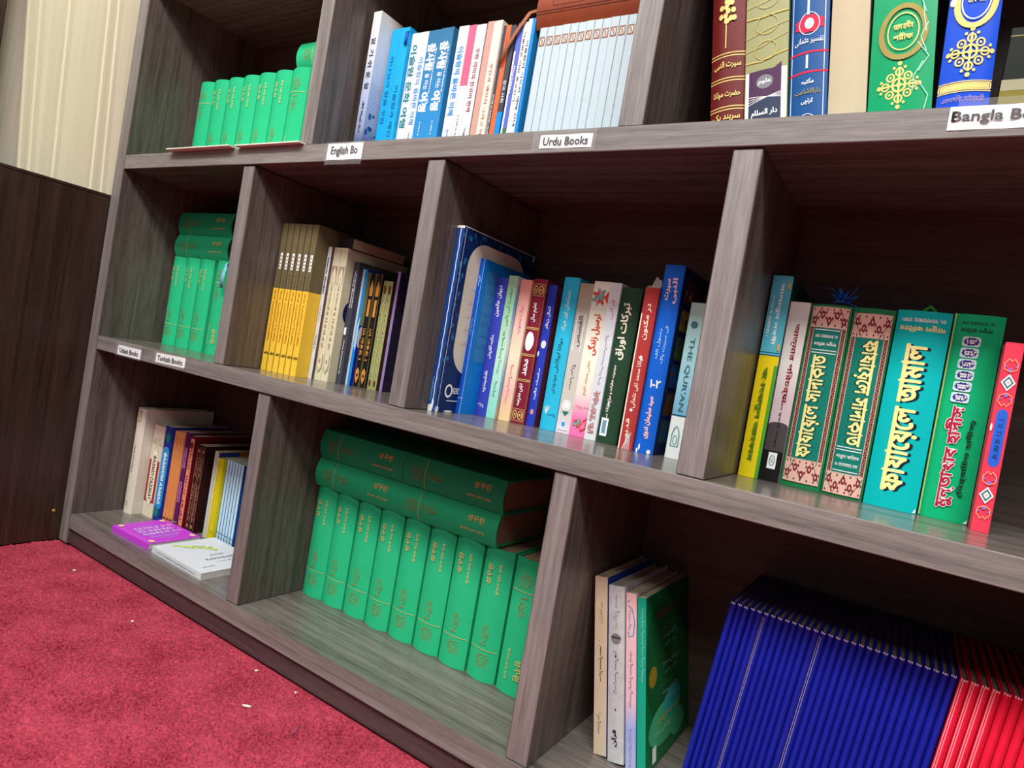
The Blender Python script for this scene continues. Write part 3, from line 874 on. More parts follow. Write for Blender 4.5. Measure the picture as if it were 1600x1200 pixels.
b1 = book('paperback_book', 'left of two narrow sage green patterned books on the middle shelf', 0.6676, 0.156, ZB, 0.0106, 0.1935, 0.1, mat('sage_cover', (150, 150, 96), .45), deco=d, sidemat=mat('dark_umber_cover', (70, 48, 34), .5), group='sage patterned books')
dup(b1, (0.6785, 0.1563, ZB + .0002), (0, 0, 0), 'right of two narrow sage green patterned books on the middle shelf')
book('hardcover_book', 'dark purple book with a lilac spine edge and cream panel, next to the divider', 0.6938, 0.160, ZB, 0.0060, 0.2125, 0.1, [mat('lilac_cover', (140, 120, 170), .4)], sidemat=mat('dark_purple_cover', (48, 40, 66), .4),
     side=lambda D, dd, h: D.rect(.034, dd, h * .07, h * .84, mat('dusty_green_print', (176, 184, 170), .45)))
o = book('hardcover_book', 'dark book lying flat on top of the sand coloured paperbacks', 0.617, 0.1165, ZB + 0.2384, 0.0185, 0.036, 0.135, mat('near_black_cover', (26, 20, 18), .5), rot=(0, R(-90), 0))

# ------------------------------------------------------------------ middle shelf, third compartment
NV = mat('atlas_navy_cover', (26, 70, 140), .34); WEAR = mat('worn_white_edge', (232, 234, 236), .7)


def d(D, w, h):
    rn = random.Random(3)
    D.line([(w * .62 + .0006 * rn.uniform(-1, 1), h * k / 40) for k in range(41)], 0.0013, WEAR); D.ell(w * .35, 0.004, w * .32, .006, WEAR); D.ell(w * .62, .010, w * .12, .009, WEAR)
    D.text('OXFORD', w * .28, h * .12, h * .13, w * .2, 'up', mat('pale_blue_print', (140, 200, 235), .45)); D.rect(0, w, h * .988, h, WEAR)


def sd(D, dd, h):
    dk = mat('deep_navy_print', (18, 42, 98), .34); rn = random.Random(5)
    D.rect(0, dd, 0, h, dk)
    for k in range(70):
        z = rn.uniform(.1, .97); y = rn.choice((rn.uniform(0, .014), rn.uniform(.016, dd)))
        if y > .014: z = rn.uniform(.93, .98)
        D.ell(y, z * h, .003, .004, rn.choice((NV, mat('sea_print', (40, 110, 165), .35))), 8)
    D.line([(.004, h * k / 12) for k in range(13)], .0009, WEAR)
    cr = mat('cream_panel_print', (214, 208, 192), .42); P = []
    y0, y1, z0, z1, rr = .019, dd - .019, .215 * h, .945 * h, .04
    for cy, cz, a0 in ((y1 - rr, z1 - rr, 0), (y0 + rr, z1 - rr, 90), (y0 + rr, z0 + rr, 180), (y1 - rr, z0 + rr, 270)):
        for k in range(9): a = R(a0 + 90 * k / 8); P.append((cy + rr * math.cos(a), cz + rr * math.sin(a)))
    D.poly(P, cr)
    for k in range(5): D.scrib(.062, h * (.68 - .075 * k), .05, .009, 'flat', mat('grey_print', (120, 122, 128), .5), 'arab', 60 + k, .0006)
    D.text('جغرافیہ', dd - .045, h * .84, .04, .016, 'flat', BLACK, .01, ar=True)
    D.ring(.024, .118 * h, .0075, .0085, .0032, WHITE); D.text('OXFORD', .049, .125 * h, .031, .0065, 'flat', WHITE, .03); D.rect(.034, .062, .105 * h, .109 * h, WHITE); D.rect(.022, .054, .062 * h, .066 * h, WHITE)
    D.ell(.003, .004, .004, .005, WEAR); D.ell(dd - .002, h - .004, .003, .006, WEAR); D.ell(.03, .0015, .01, .0015, WEAR); D.rect(0, dd, h - .0012, h, WEAR)


book('atlas', 'tall navy book with a cream cover panel, first in the third middle compartment', 0.8962, 0.0500, ZB, 0.0146, 0.2695, 0.195, NV, True, 0.0015, deco=d, side=sd, t=.0018)
BL = mat('glossy_blue_cover', (22, 82, 190), .3)


def d(D, w, h):
    PB = mat('pale_blue_print', (140, 200, 235), .45)
    D.text('خزینہ', w * .5, h * .86, h * .07, w * .55, 'up', PB, .03, ar=True); D.scrib(w * .5, h * .56, h * .1, w * .3, 'up', PB, 'arab', 3); D.scrib(w * .5, h * .1, w * .6, w * .3, 'flat', WHITE, 'arab', 9); D.line([(w * .97, 0), (w * .97, h)], .0006, PB)


def sd(D, dd, h):
    D.rect(.012, .04, h * .34, h * .93, mat('film_blue_print', (60, 130, 190), .3))
    for k in range(7): D.scrib(.026, h * (.86 - .07 * k), .02, .012, 'flat', mat('ink_blue_print', (26, 74, 140), .4), 'arab', 70 + k, .0006)


book('hardcover_book', 'bright blue glossy book right of the navy atlas, with a pale panel', 0.9111, 0.098, ZB, 0.0090, 0.2336, 0.135, BL, deco=d, side=sd, sidemat=mat('azure_cover', (16, 124, 214), .28), b=.001)


def d(D, w, h):
    for s_, z, L, H in (('دیوان عالمین', .83, .22, .5), ('مکتبہ القریش', .5, .17, .42), ('نقشبندیہ', .25, .15, .4)): D.text(s_, w * .5, h * z, h * L, w * H, 'up', WHITE, .025, ar=True)
    D.scrib(w * .5, h * .08, w * .6, w * .3, 'flat', WHITE, 'arab', 2)


book('hardcover_book', 'violet blue book with white Urdu lettering right of the glossy blue one', 0.9206, 0.1345, ZB, 0.0206, 0.2138, 0.115, mat('violet_blue_cover', (56, 70, 178), .4), deco=d, b=.0025)


def d(D, w, h):
    TT = mat('deep_teal_print', (30, 110, 96), .5)
    D.text('حکمت کی باتیں', w * .5, h * .78, h * .26, w * .55, 'up', TT, .01, ar=True); D.scrib(w * .5, h * .45, h * .28, w * .35, 'up', TT, 'arab', 5); D.scrib(w * .5, h * .2, h * .1, w * .3, 'up', TT, 'arab', 6)


mint = grad('mint_cover', [(0, (140, 222, 206)), (.45, (196, 240, 214)), (.8, (150, 206, 160)), (1, (160, 200, 156))], .22)
book('paperback_book', 'mint green paperback with a sky blue cover beside the violet blue book', 0.9416, 0.137, ZB, 0.0160, 0.2182, 0.115, mint, deco=d, sidemat=grad('sky_cover', [(0, (190, 180, 140)), (.25, (150, 190, 220)), (.5, (226, 236, 240)), (.8, (120, 180, 222)), (1, (200, 220, 236))], .22))


def d(D, w, h):
    D.text('حیات محبوب', w * .5, h * .72, h * .2, w * .5, 'up', mat('orchid_print', (190, 110, 170), .5), .02, ar=True); D.scrib(w * .5, h * .25, h * .26, w * .3, 'up', mat('rose_print', (190, 120, 120), .5), 'arab', 5)


book('paperback_book', 'pink and cream shaded paperback left of the maroon book', 0.9596, 0.143, ZB, 0.0196, 0.2148, 0.115, grad('peach_cover', [(0, (236, 206, 150)), (.2, (240, 186, 176)), (.45, (240, 226, 196)), (.7, (238, 190, 172)), (1, (228, 150, 136))], .216), deco=d, b=.001)


def d(D, w, h):
    D.frame(w * .02, w * .98, 0, h, .0005, GOLDD)
    for z0, z1 in ((.02, .10), (.885, .965)):
        D.frame(w * .1, w * .9, h * z0, h * z1, .0008, GOLD)
        for c in (.3, .7): D.ring(w * c, h * (z0 + z1) / 2, w * .14, h * .028, .0012, GOLD); D.ell(w * c, h * (z0 + z1) / 2, w * .05, h * .01, GOLD, 8)
    for z in (.295, .305, .47, .48, .655, .665): D.line([(0, h * z), (w * .5, h * z), (w, h * z)], .0009, GOLD)
    D.ell(w * .48, h * .57, w * .32, h * .066, WHITE)
    D.text('تعلیم سال', w * .5, h * .77, h * .13, w * .5, 'up', WHITE, .02, ar=True); D.text('محمد', w * .5, h * .39, h * .11, w * .4, 'up', WHITE, .02, ar=True); D.text('دینی مدرسہ', w * .45, h * .2, h * .15, w * .42, 'up', WHITE, .02, ar=True)


book('hardcover_book', 'maroon book with gold bands and a white oval on its spine', 0.9796, 0.1455, ZB, 0.0230, 0.2178, 0.115, mat('maroon_cover', (128, 30, 52), .4), deco=d, b=.003)


def d(D, w, h):
    D.text('کمال نظر', w * .5, h * .77, h * .16, w * .5, 'up', WHITE, .025, ar=True); D.ell(w * .5, h * .58, w * .3, w * .42, WHITE); D.ring(w * .5, h * .58, w * .15, w * .2, .0006, GOLDD, 12); D.text('سلسلہ عالیہ', w * .5, h * .3, h * .22, w * .4, 'up', WHITE, .02, ar=True)
    D.ell(w * .5, h * .1, w * .2, w * .3, mat('salmon_print', (222, 140, 112), .5)); D.ell(w * .05, h * .51, w * .1, .004, WHITE)


book('hardcover_book', 'narrow royal blue book with a white dot between maroon and cyan books', 1.0032, 0.155, ZB, 0.0138, 0.2120, 0.11, mat('royal_cover', (40, 60, 178), .38), deco=d, sidemat=mat('maroon_board', (96, 44, 60), .5), t=.0012)


def d(D, w, h):
    D.text('مسلمان اور جہاد', w * .5, h * .78, h * .26, w * .42, 'up', mat('silver_print', (190, 222, 226), .35), .02, ar=True); D.text('مولانا ابوالاعلی مودودی', w * .5, h * .42, h * .36, w * .38, 'up', mat('dark_teal_print', (16, 84, 110), .5), .015, ar=True)
    for k in range(8): D.line([(w * .3, h * .1), (w * (.14 + .06 * k), h * (.16 - .004 * abs(k - 4)))], .0008, mat('silver_print', (190, 222, 226), .35))
    D.scrib(w * .6, h * .1, w * .3, h * .02, 'flat', mat('dark_teal_print', (16, 84, 110), .5), 'arab', 4)


book('hardcover_book', 'cyan book with Urdu lettering in the middle of the mixed row', 1.0272, 0.152, ZB, 0.0255, 0.2255, 0.11, mat('cyan_cover', (44, 178, 214), .36), deco=d, b=.003)


def d(D, w, h):
    DG = mat('dark_taupe_print', (96, 88, 80), .5)
    D.frame(w * .2, w * .75, h * .55, h * .80, .001, WHITE); D.text('القصص', w * .48, h * .68, h * .2, w * .44, 'up', DG, .03, ar=True); D.scrib(w * .5, h * .36, h * .14, w * .3, 'up', DG, 'arab', 3)
    D.ell(w * .5, h * .185, w * .3, h * .035, WHITE); D.ring(w * .5, h * .185, w * .18, h * .025, .0006, GOLDD, 14); D.poly([(w * .25, h * .145), (w * .75, h * .145), (w * .5, h * .115)], mat('deep_teal_print', (30, 110, 96), .5))
    D.poly([(w * .1, h * .02), (w * .5, h * .105), (w * .9, h * .02)], mat('pale_lilac_print', (214, 208, 226), .5)); D.ell(w * .5, h * .06, w * .14, h * .018, mat('sky_print', (40, 150, 215), .45), 8)


book('paperback_book', 'grey taupe paperback between the cyan and the white floral books', 1.0532, 0.157, ZB, 0.0222, 0.2192, 0.11, grad('taupe_cover', [(0, (214, 208, 214)), (.18, (196, 190, 180)), (.7, (190, 188, 182)), (1, (158, 142, 116))], .2192), deco=d, sidemat=mat('olive_board', (140, 128, 84), .5))


def floral(D, cx, cz, r, seed, cols):
    rn = random.Random(seed)
    for k in range(14):
        a = 2 * math.pi * k / 7 + (k > 6) * .4; q = r * (.95 if k < 7 else .5)
        D.ell(cx + q * math.cos(a), cz + q * 1.1 * math.sin(a), r * .22, r * .26, cols[k % len(cols)], 8)
    D.ring(cx, cz, r * .72, r * .8, r * .1, cols[0], 16); D.ell(cx, cz, r * .25, r * .28, cols[1], 10)


def d(D, w, h):
    c1 = [mat('vermilion_print', (206, 66, 52), .5), mat('sea_green_print', (92, 160, 150), .5), mat('grey_blue_print', (150, 170, 176), .5)]
    floral(D, w * .42, h * .9, w * .38, 3, c1); D.ell(w * .9, h * .9, w * .12, h * .035, c1[0])
    D.text('ترسیل زندگی', w * .5, h * .66, h * .26, w * .66, 'up', c1[0], .03, ar=True); D.text('مفتی محمد نعیم', w * .5, h * .38, h * .22, w * .34, 'up', mat('mustard_print', (196, 172, 90), .5), .01, ar=True)
    floral(D, w * .4, h * .085, w * .24, 5, c1); D.line([(w * .7, h * .1), (w * .95, h * .13), (w * .9, h * .06), (w * .6, h * .04)], .0022, c1[0]); D.scrib(w * .5, h * .19, w * .7, h * .025, 'flat', mat('rose_print', (190, 120, 120), .5), 'arab', 2)


book('paperback_book', 'white and pink floral paperback with red Urdu lettering', 1.0759, 0.156, ZB, 0.0268, 0.2235, 0.11, grad('floral_cover', [(0, (240, 110, 168)), (.12, (238, 120, 172)), (.28, (232, 214, 206)), (.5, (232, 234, 214)), (1, (224, 222, 208))], .2235), deco=d)


def d(D, w, h):
    PK = mat('rose_print', (190, 120, 120), .5); GR = mat('grey_print', (120, 122, 128), .5)
    D.text('قرآنی', w * .5, h * .83, h * .12, w * .5, 'up', PK, .01, ar=True); D.scrib(w * .5, h * .5, h * .3, w * .3, 'up', GR, 'arab', 6); D.scrib(w * .5, h * .17, h * .26, w * .42, 'up', PK, 'blk', 8); D.scrib(w * .3, h * .17, h * .26, w * .3, 'up', PK, 'blk', 9)


book('paperback_book', 'plain white paperback right of the pink floral one', 1.1035, 0.150, ZB, 0.0172, 0.2222, 0.105, mat('white_cover', (206, 211, 217), .35), deco=d)


def d(D, w, h):
    PKW = mat('pale_pink_print', (242, 214, 214), .5)
    D.text('تبرکات اوراق', w * .44, h * .72, h * .36, w * .56, 'up', mat('cream_print', (238, 230, 208), .5), .03, ar=True); D.text('مجموعہ خطبات و مواعظ', w * .36, h * .37, h * .26, w * .26, 'up', PKW, .03, ar=True); D.text('مولانا سید', w * .34, h * .2, h * .13, w * .24, 'up', WHITE, .01, ar=True)
    D.rect(w * .12, w * .5, h * .045, h * .16, WHITE); D.rect(w * .2, w * .42, h * .06, h * .145, mat('slate_blue_print', (110, 150, 176), .5))


book('hardcover_book', 'dark green hardcover with white Urdu lettering and a small white sticker', 1.1214, 0.149, ZB, 0.0300, 0.217, 0.112, mat('dark_green_cover', (34, 66, 46), .42), True, .004, deco=d)


def d(D, w, h):
    CR = mat('cream_print', (238, 230, 208), .5)
    D.rect(0, w * .1, 0, h * .84, CR); D.text('در مکنون', w * .5, h * .79, h * .22, w * .5, 'up', CR, .02, ar=True); D.text('مولانا محمد تقی عثمانی', w * .56, h * .42, h * .32, w * .45, 'up', CR, .01, ar=True)
    for z in (.57, .245): D.poly([(w * .52 + (w * .16 if k % 2 == 0 else w * .07) * math.sin(k * math.pi / 5), h * z + (w * .16 if k % 2 == 0 else w * .07) * math.cos(k * math.pi / 5)) for k in range(10)], WHITE)
    D.text('قدیر', w * .45, h * .13, h * .12, w * .4, 'up', CR, .01, ar=True)
    for k in range(6): D.line([(w * (.3 + .1 * k), 0), (w * (.5 + .05 * k), h * (.05 + .012 * k)), (w * (.45 + .08 * k), h * .1)], .0005, WHITE)


rb = book('hardcover_book', 'red book in clear crinkled wrap with white stars on its spine', 1.1633, 0.130, ZB, 0.0198, 0.2165, 0.125, mat('rust_red_cover', (170, 58, 58), .22), True, .002, deco=d)
CL = mat('clear_wrap', (225, 215, 205), .12, .7, var=0); CL.node_tree.nodes['Principled BSDF'].inputs['Alpha'].default_value = .45
bm = bmesh.new(); rn = random.Random(8); prev = None
for k in range(9):
    s = 0.0198 * k / 8; a = bm.verts.new((s, .0005 + .003 * rn.random(), .2150)); b_ = bm.verts.new((s + .001 * rn.uniform(-1, 1), .006 + .006 * rn.random(), .2165 + .004 + .012 * rn.random() * (k > 3)))
    if prev: bm.faces.new((prev[0], a, b_, prev[1]))
    prev = (a, b_)
link('clear_wrap', mesh(bm), rb, [CL])


def d(D, w, h):
    PK = mat('blush_print', (246, 206, 206), .5)
    D.text('سیرت', w * .36, h * .87, h * .11, w * .3, 'up', PK, .035, ar=True); D.text('النبی', w * .68, h * .865, h * .13, w * .36, 'up', PK, .035, ar=True)
    D.text('رسول اللہ', w * .36, h * .58, h * .16, w * .2, 'up', mat('silver_print', (190, 222, 226), .35), .01, ar=True); D.text('کی سیرت پاک', w * .66, h * .58, h * .2, w * .22, 'up', mat('silver_print', (190, 222, 226), .35), .01, ar=True)
    D.text('۱-۲', w * .55, h * .37, w * .5, h * .04, 'flat', WHITE, .03)
    D.text('سید سلیمان ندوی', w * .5, h * .19, h * .22, w * .36, 'up', PK, .06, ar=True); D.text('سید سلیمان ندوی', w * .5, h * .19, h * .22, w * .36, 'up', mat('coral_print', (232, 150, 150), .5), .0, ar=True)
    D.ell(w * .3, h * .03, .0012, .004, WHITE); D.ell(w * .8, .003, .0025, .003, WEAR); D.ell(w * .2, .0025, .0015, .003, WEAR)


def sd(D, dd, h):
    P = [mat('picture_teal', (40, 96, 120), .4), mat('picture_plum', (88, 50, 90), .4), mat('picture_gold', (170, 140, 60), .4), mat('picture_green', (70, 104, 66), .4), mat('picture_sea', (30, 80, 150), .4), mat('picture_brown', (120, 70, 36), .4)]
    for k in range(6):
        z0 = h * (.06 + .15 * k); D.rect(.014, dd - .01, z0, z0 + h * .13, mat('slate_cover', (66, 66, 78), .42)); rn = random.Random(k)
        D.rect(.016, dd - .012, z0 + .003, z0 + h * .13 - .003, P[(k * 5) % 6])
        for _ in range(12): D.ell(rn.uniform(.02, dd - .018), z0 + rn.uniform(.008, h * .1), rn.uniform(.002, .006), rn.uniform(.002, .006), rn.choice(P), 8)


book('hardcover_book', 'thick bright blue hardcover with pink Urdu lettering, tallest right of the red one', 1.1836, 0.134, ZB, 0.0268, 0.249, 0.128, mat('vivid_blue_cover', (18, 96, 205), .36), True, .003, deco=d, side=sd, sidemat=mat('ink_blue_cover', (22, 44, 104), .4))


def d(D, w, h):
    TQ = mat('slate_teal_print', (60, 110, 120), .5)
    D.rect(0, w, h * .272, h * .282, mat('dark_teal_print', (16, 84, 110), .5))
    for k in range(8): a = k * math.pi / 4; D.ell(w * .45 + w * .13 * math.cos(a), h * .86 + w * .13 * math.sin(a), w * .12, w * .12, TQ, 10)
    D.text("THE QUR'AN", w * .5, h * .54, h * .47, w * .38, 'down', TQ, .01)
    D.line([(w * .25, h * .08), (w * .25, h * .15), (w * .35, h * .19), (w * .5, h * .21), (w * .65, h * .19), (w * .75, h * .15), (w * .75, h * .08)], .0014, mat('sea_green_print', (92, 160, 150), .5), True); D.ring(w * .5, h * .12, w * .13, h * .03, .0008, mat('sea_green_print', (92, 160, 150), .5), 12)


book('paperback_book', "pale blue and white paperback reading THE QUR'AN beside the divider", 1.2222, 0.150, ZB, 0.0192, 0.205, 0.1, grad('aqua_cover', [(0, (226, 234, 232)), (.27, (226, 234, 232)), (.275, (110, 172, 206)), (.5, (150, 204, 218)), (1, (170, 206, 196))], .205), deco=d)

# ------------------------------------------------------------------ middle shelf, fourth compartment
def d(D, w, h):
    CY = mat('aqua_print', (84, 180, 200), .4); DT = mat('dark_teal_print', (16, 84, 110), .5); GRD = mat('bright_green_print', (80, 160, 40), .45)
    D.rect(0, w, h * .605, h, CY); D.line([(0, h * .62), (w, h * .62)], .0012, DT); D.line([(0, h * .607), (w, h * .607)], .0012, DT)
    D.rect(w * .84, w, 0, h * .56, GRD)
    D.text('সালাতুন নববী', w * .55, h * .81, h * .3, w * .26, 'down', WHITE, .02); D.scrib(w * .2, h * .8, h * .2, w * .11, 'down', WHITE, 'beng', 3)
    D.text('খোৎবাতুল আহকাম', w * .43, h * .315, h * .46, w * .32, 'down', mat('leaf_text_green', (70, 120, 30), .5), .025)
    for z in (.95, .65): D.ell(w * .88, h * z, w * .07, h * .02, mat('mustard_print', (196, 172, 90), .5), 8)


book('hardcover_book', 'cyan and yellow Bengali book, first right of the divider', 1.3197, 0.1365, ZB, 0.0228, 0.2448, 0.12, mat('lemon_cover', (226, 206, 26), .32), deco=d, b=.002, sidemat=mat('dark_teal_cover', (24, 70, 74), .4))


def d(D, w, h):
    RD = mat('dark_red_print', (140, 26, 40), .5)
    D.rect(0, w, 0, h * .17, mat('black_cover', (26, 22, 22), .42)); D.rect(0, w, h * .17, h * .31, mat('charcoal_print', (74, 68, 70), .45)); D.ell(w * .5, h * .31, w * .5, h * .02, mat('charcoal_print', (74, 68, 70), .45))
    D.text('আত্মার পিরচর্যা', w * .55, h * .66, h * .44, w * .36, 'down', RD, .025); D.text('হযরত মুফতী মনসূর', w * .5, h * .34, h * .3, w * .15, 'down', BLACK, .015)
    D.rect(w * .28, w * .72, h * .07, h * .16, WHITE); D.ring(w * .5, h * .115, w * .13, h * .028, .0012, mat('slate_blue_print', (110, 150, 176), .5), 14); D.ell(w * .5, h * .115, w * .05, h * .015, mat('mustard_print', (196, 172, 90), .5), 8)


book('paperback_book', 'white and black Bengali book with dark red lettering', 1.3430, 0.145, ZB, 0.0220, 0.2165, 0.11, grad('pearl_cover', [(0, (196, 178, 186)), (.45, (208, 190, 196)), (.62, (222, 222, 216)), (1, (222, 222, 216))], .2165, .45), deco=d, b=.001)
PNK = mat('pale_rose_print', (224, 180, 164), .5); MRN = mat('maroon_flower_print', (130, 30, 50), .5); DKG = mat('deep_green_print', (14, 74, 50), .45); TEAL = mat('teal_panel', (14, 120, 104), .42)


def ornate(flip):
    def f(D, w, h):
        n0 = len(D.items); P = lambda a, c: (w * a, h * c)
        D.rect(w * .06, w * .94, h * .03, h * .985, mat('border_ground_print', (70, 36, 34), .5) if True else DKG)
        for s0 in (.06, .84):                                   # running scroll borders
            pts = []; N = 34
            for k in range(N):
                z = .16 + .72 * k / (N - 1); c = s0 + .05
                D.ring(w * c + w * .012 * (1 if k % 2 else -1), h * z, w * .034, h * .0085, .0007, mat('dusty_border_print', (190, 132, 116), .5), 10)
                if k % 2: D.ell(w * c, h * z, w * .018, h * .005, MRN, 6)
            D.line([P(s0, .15), P(s0, .9)], .0008, PNK); D.line([P(s0 + .1, .15), P(s0 + .1, .9)], .0008, PNK)
        D.rect(w * .17, w * .83, h * .13, h * .90, TEAL)
        for za, zb, up in ((.03, .155, False), (.875, .985, True)):   # flowered head and tail bands
            D.rect(w * .06, w * .94, h * za, h * zb, PNK)
            for k in range(5):
                cx = .06 + .88 * (k + .5) / 5; zc = za + (zb - za) * (.62 if k % 2 else .34)
                D.ell(w * cx, h * zc, w * .055, h * .022, MRN, 12); D.ell(w * cx, h * zc, w * .022, h * .009, PNK, 8)
                for q in (-1, 1): D.ell(w * (cx + .075 * q), h * (zc + .012), w * .025, h * .008, MRN, 8)
            for k in range(11): D.ell(w * (.1 + .08 * k), h * (za + (zb - za) * (.12 if k % 2 else .88)), w * .02, h * .007, DKG if k % 2 else MRN, 6)
            D.line([P(.06, za + (zb - za) * .1), P(.28, zb), P(.5, za + (zb - za) * .1), P(.72, zb), P(.94, za + (zb - za) * .1)], .0009, DKG)
            D.frame(w * .06, w * .94, h * za, h * zb, .0008, PNK)
        for z in (.75, .735, .86): D.rect(w * .2, w * .8, h * z, h * (z + .0045), WHITE)
        D.text('দারুল কিতাব', w * .5, h * .787, w * .54, h * .028, 'flip', WHITE, .015); D.text('৫০, বাংলাবাজার, ঢাকা', w * .5, h * .83, w * .54, h * .02, 'flip', WHITE, .01)
        LY = mat('lemon_print', (240, 232, 150), .5)
        D.text('ফাযােয়েল সাদাকাত', w * .48, h * .445, h * .555, w * .44, 'up', mat('shadow_print', (20, 60, 50), .5), .045, shift=(0, -.0012)); D.text('ফাযােয়েল সাদাকাত', w * .48, h * .445, h * .555, w * .44, 'up', LY, .032)
        if flip:
            for i in range(n0, len(D.items)):
                V, F, m = D.items[i]; D.items[i] = ([(w - p[0], h - p[1]) for p in V], F, m)
    return f


GC = mat('forest_green_cover', (30, 118, 70), .4)
o3 = book('hardcover_book', 'green ornate Bengali book with lettering reading upward, blue thread on top', 1.3662, 0.145, ZB, 0.0436, 0.2165, 0.12, GC, True, .0045, deco=ornate(False), group='green ornate Bengali books')
book('hardcover_book', 'green ornate Bengali book with lettering reading downward, left of the turquoise one', 1.4106, 0.1465, ZB, 0.0428, 0.2165, 0.12, GC, True, .0045, deco=ornate(True), group='green ornate Bengali books')


def d(D, w, h):
    LY = mat('lemon_print', (240, 232, 150), .5); SH = mat('shadow_navy_print', (14, 34, 54), .5)
    D.text('দারুল কিতাব', w * .5, h * .912, w * .84, h * .038, 'flip', LY, .03); D.text('৫০, বাংলাবাজার, ঢাকা।', w * .5, h * .955, w * .8, h * .022, 'flip', WHITE, .015)
    D.text('ফাযােয়েল আমাল', w * .52, h * .46, h * .74, w * .5, 'up', SH, .04, shift=(-.0006, -.0020)); D.text('ফাযােয়েল আমাল', w * .5, h * .46, h * .74, w * .5, 'up', LY, .036)
    D.poly([(w * .93, .001), (w * .985, .001), (w * .985, .006)], WEAR)


o5 = book('hardcover_book', 'turquoise Bengali hardcover with large pale yellow lettering', 1.4550, 0.143, ZB, 0.0508, 0.2178, 0.125, mat('turquoise_cover', (0, 178, 178), .34), True, .004, deco=d, sidemat=mat('deep_teal_cover', (10, 96, 92), .4))
LP = mat('green_ribbon', (60, 150, 60), .35)
tube([(.022, .03, .214), (.024, .022, .222), (.029, .02, .2265), (.034, .022, .222), (.033, .03, .214)], 0, 'ribbon_bookmark', LP, o5, (.004, .0007))


def d(D, w, h):
    CRM_ = mat('crimson_print', (170, 30, 60), .5)
    D.text('দারুল কিতাব', w * .48, h * .925, w * .62, h * .03, 'flip', mat('deep_green_print', (14, 74, 50), .45), .02); D.text('৫০, বাংলাবাজার, ঢাকা', w * .48, h * .96, w * .62, h * .018, 'flip', mat('deep_green_print', (14, 74, 50), .45), .01)
    for k in range(6):
        z = .868 - .0545 * k; c = .42 - .004 * k
        P = []
        for cx, cz, a0 in ((c + .13, z + .013, 0), (c - .13, z + .013, 90), (c - .13, z - .013, 180), (c + .13, z - .013, 270)):
            for q in range(5): a = R(a0 + 22.5 * q); P.append((w * (cx + .05 * math.cos(a)), h * (cz + .011 * math.sin(a))))
        D.poly(P, mat('ice_blue_print', (190, 222, 226), .45))
        D.poly([(w * (c + .16 * math.cos(2 * math.pi * q / 20) * (1 if q % 2 == 0 else .86)), h * (z + .021 * math.sin(2 * math.pi * q / 20) * (1 if q % 2 == 0 else .8))) for q in range(20)], mat('indigo_print', (52, 40, 120), .5))
        D.scrib(w * c, h * (z + .004), w * .2, h * .009, 'flat', WHITE, 'beng', 30 + k, .0005); D.scrib(w * c, h * (z - .007), w * .16, h * .008, 'flat', WHITE, 'beng', 50 + k, .0005)
    for bd, m, sh in ((.075, WHITE, 0), (.042, CRM_, 0)): D.text('মুন্তাখাব হাদীস', w * .42, h * .307, h * .49, w * .38, 'up', m, bd)
    D.text('(িনর্বািচত হাদীস)', w * .74, h * .31, h * .37, w * .15, 'up', BLACK, .015)
    D.line([(w * .03, .001), (w * .03, h)], .0012, mat('pale_leaf_print', (206, 222, 130), .4)); D.poly([(w * .9, .001), (w * .98, .001), (w * .98, .005)], WEAR)


book('hardcover_book', 'emerald Bengali hardcover with six indigo medallions and red lettering', 1.5071, 0.151, ZB, 0.0450, 0.220, 0.12, mat('emerald_cover', (10, 172, 112), .32), True, .004, deco=d, sidemat=mat('bottle_green_cover', (20, 84, 50), .4))


def d(D, w, h):
    PE = mat('peach_print', (238, 160, 120), .5); LV = mat('lavender_print', (140, 110, 200), .5)
    D.rect(w * .22, w * .84, h * .38, h * .615, mat('bright_blue_print', (44, 96, 206), .45)); D.ell(w * .53, h * .615, w * .31, h * .035, mat('bright_blue_print', (44, 96, 206), .45)); D.ell(w * .53, h * .38, w * .31, h * .035, mat('bright_blue_print', (44, 96, 206), .45))
    D.scrib(w * .53, h * .5, h * .2, w * .26, 'down', mat('ink_blue_print', (26, 74, 140), .4), 'beng', 7)
    for z in (.79, .195):
        D.poly([(w * .1, h * z), (w * .5, h * (z + .045)), (w * .9, h * z), (w * .5, h * (z - .045))], WHITE); D.poly([(w * .2, h * z), (w * .5, h * (z + .034)), (w * .8, h * z), (w * .5, h * (z - .034))], mat('slate_teal_print', (60, 110, 120), .5)); D.poly([(w * .32, h * z), (w * .5, h * (z + .02)), (w * .68, h * z), (w * .5, h * (z - .02))], WHITE); D.ell(w * .5, h * z, w * .06, h * .008, PE, 8)
        for q in (-1, 1):
            D.ell(w * .5, h * (z + .065 * q), w * .12, h * .012, LV, 10)
            for p in (-1, 1):
                D.line([(w * .5, h * (z + .055 * q)), (w * (.5 + .34 * p), h * (z + .07 * q)), (w * (.5 + .36 * p), h * (z + .10 * q)), (w * (.5 + .12 * p), h * (z + .125 * q)), (w * .5, h * (z + .11 * q))], .0009, PE)
                D.ell(w * (.5 + .28 * p), h * (z + .085 * q), w * .06, h * .006, LV, 8)
    D.ell(w * .06, h * .55, w * .06, h * .02, mat('cream_print', (238, 230, 208), .5))


book('hardcover_book', 'narrow coral red book with a blue oval, last on the right of the middle shelf', 1.5530, 0.120, ZB, 0.0150, 0.1905, 0.11, mat('coral_cover', (226, 60, 84), .38), deco=d, b=.0012, sidemat=mat('deep_crimson_cover', (140, 26, 44), .45))
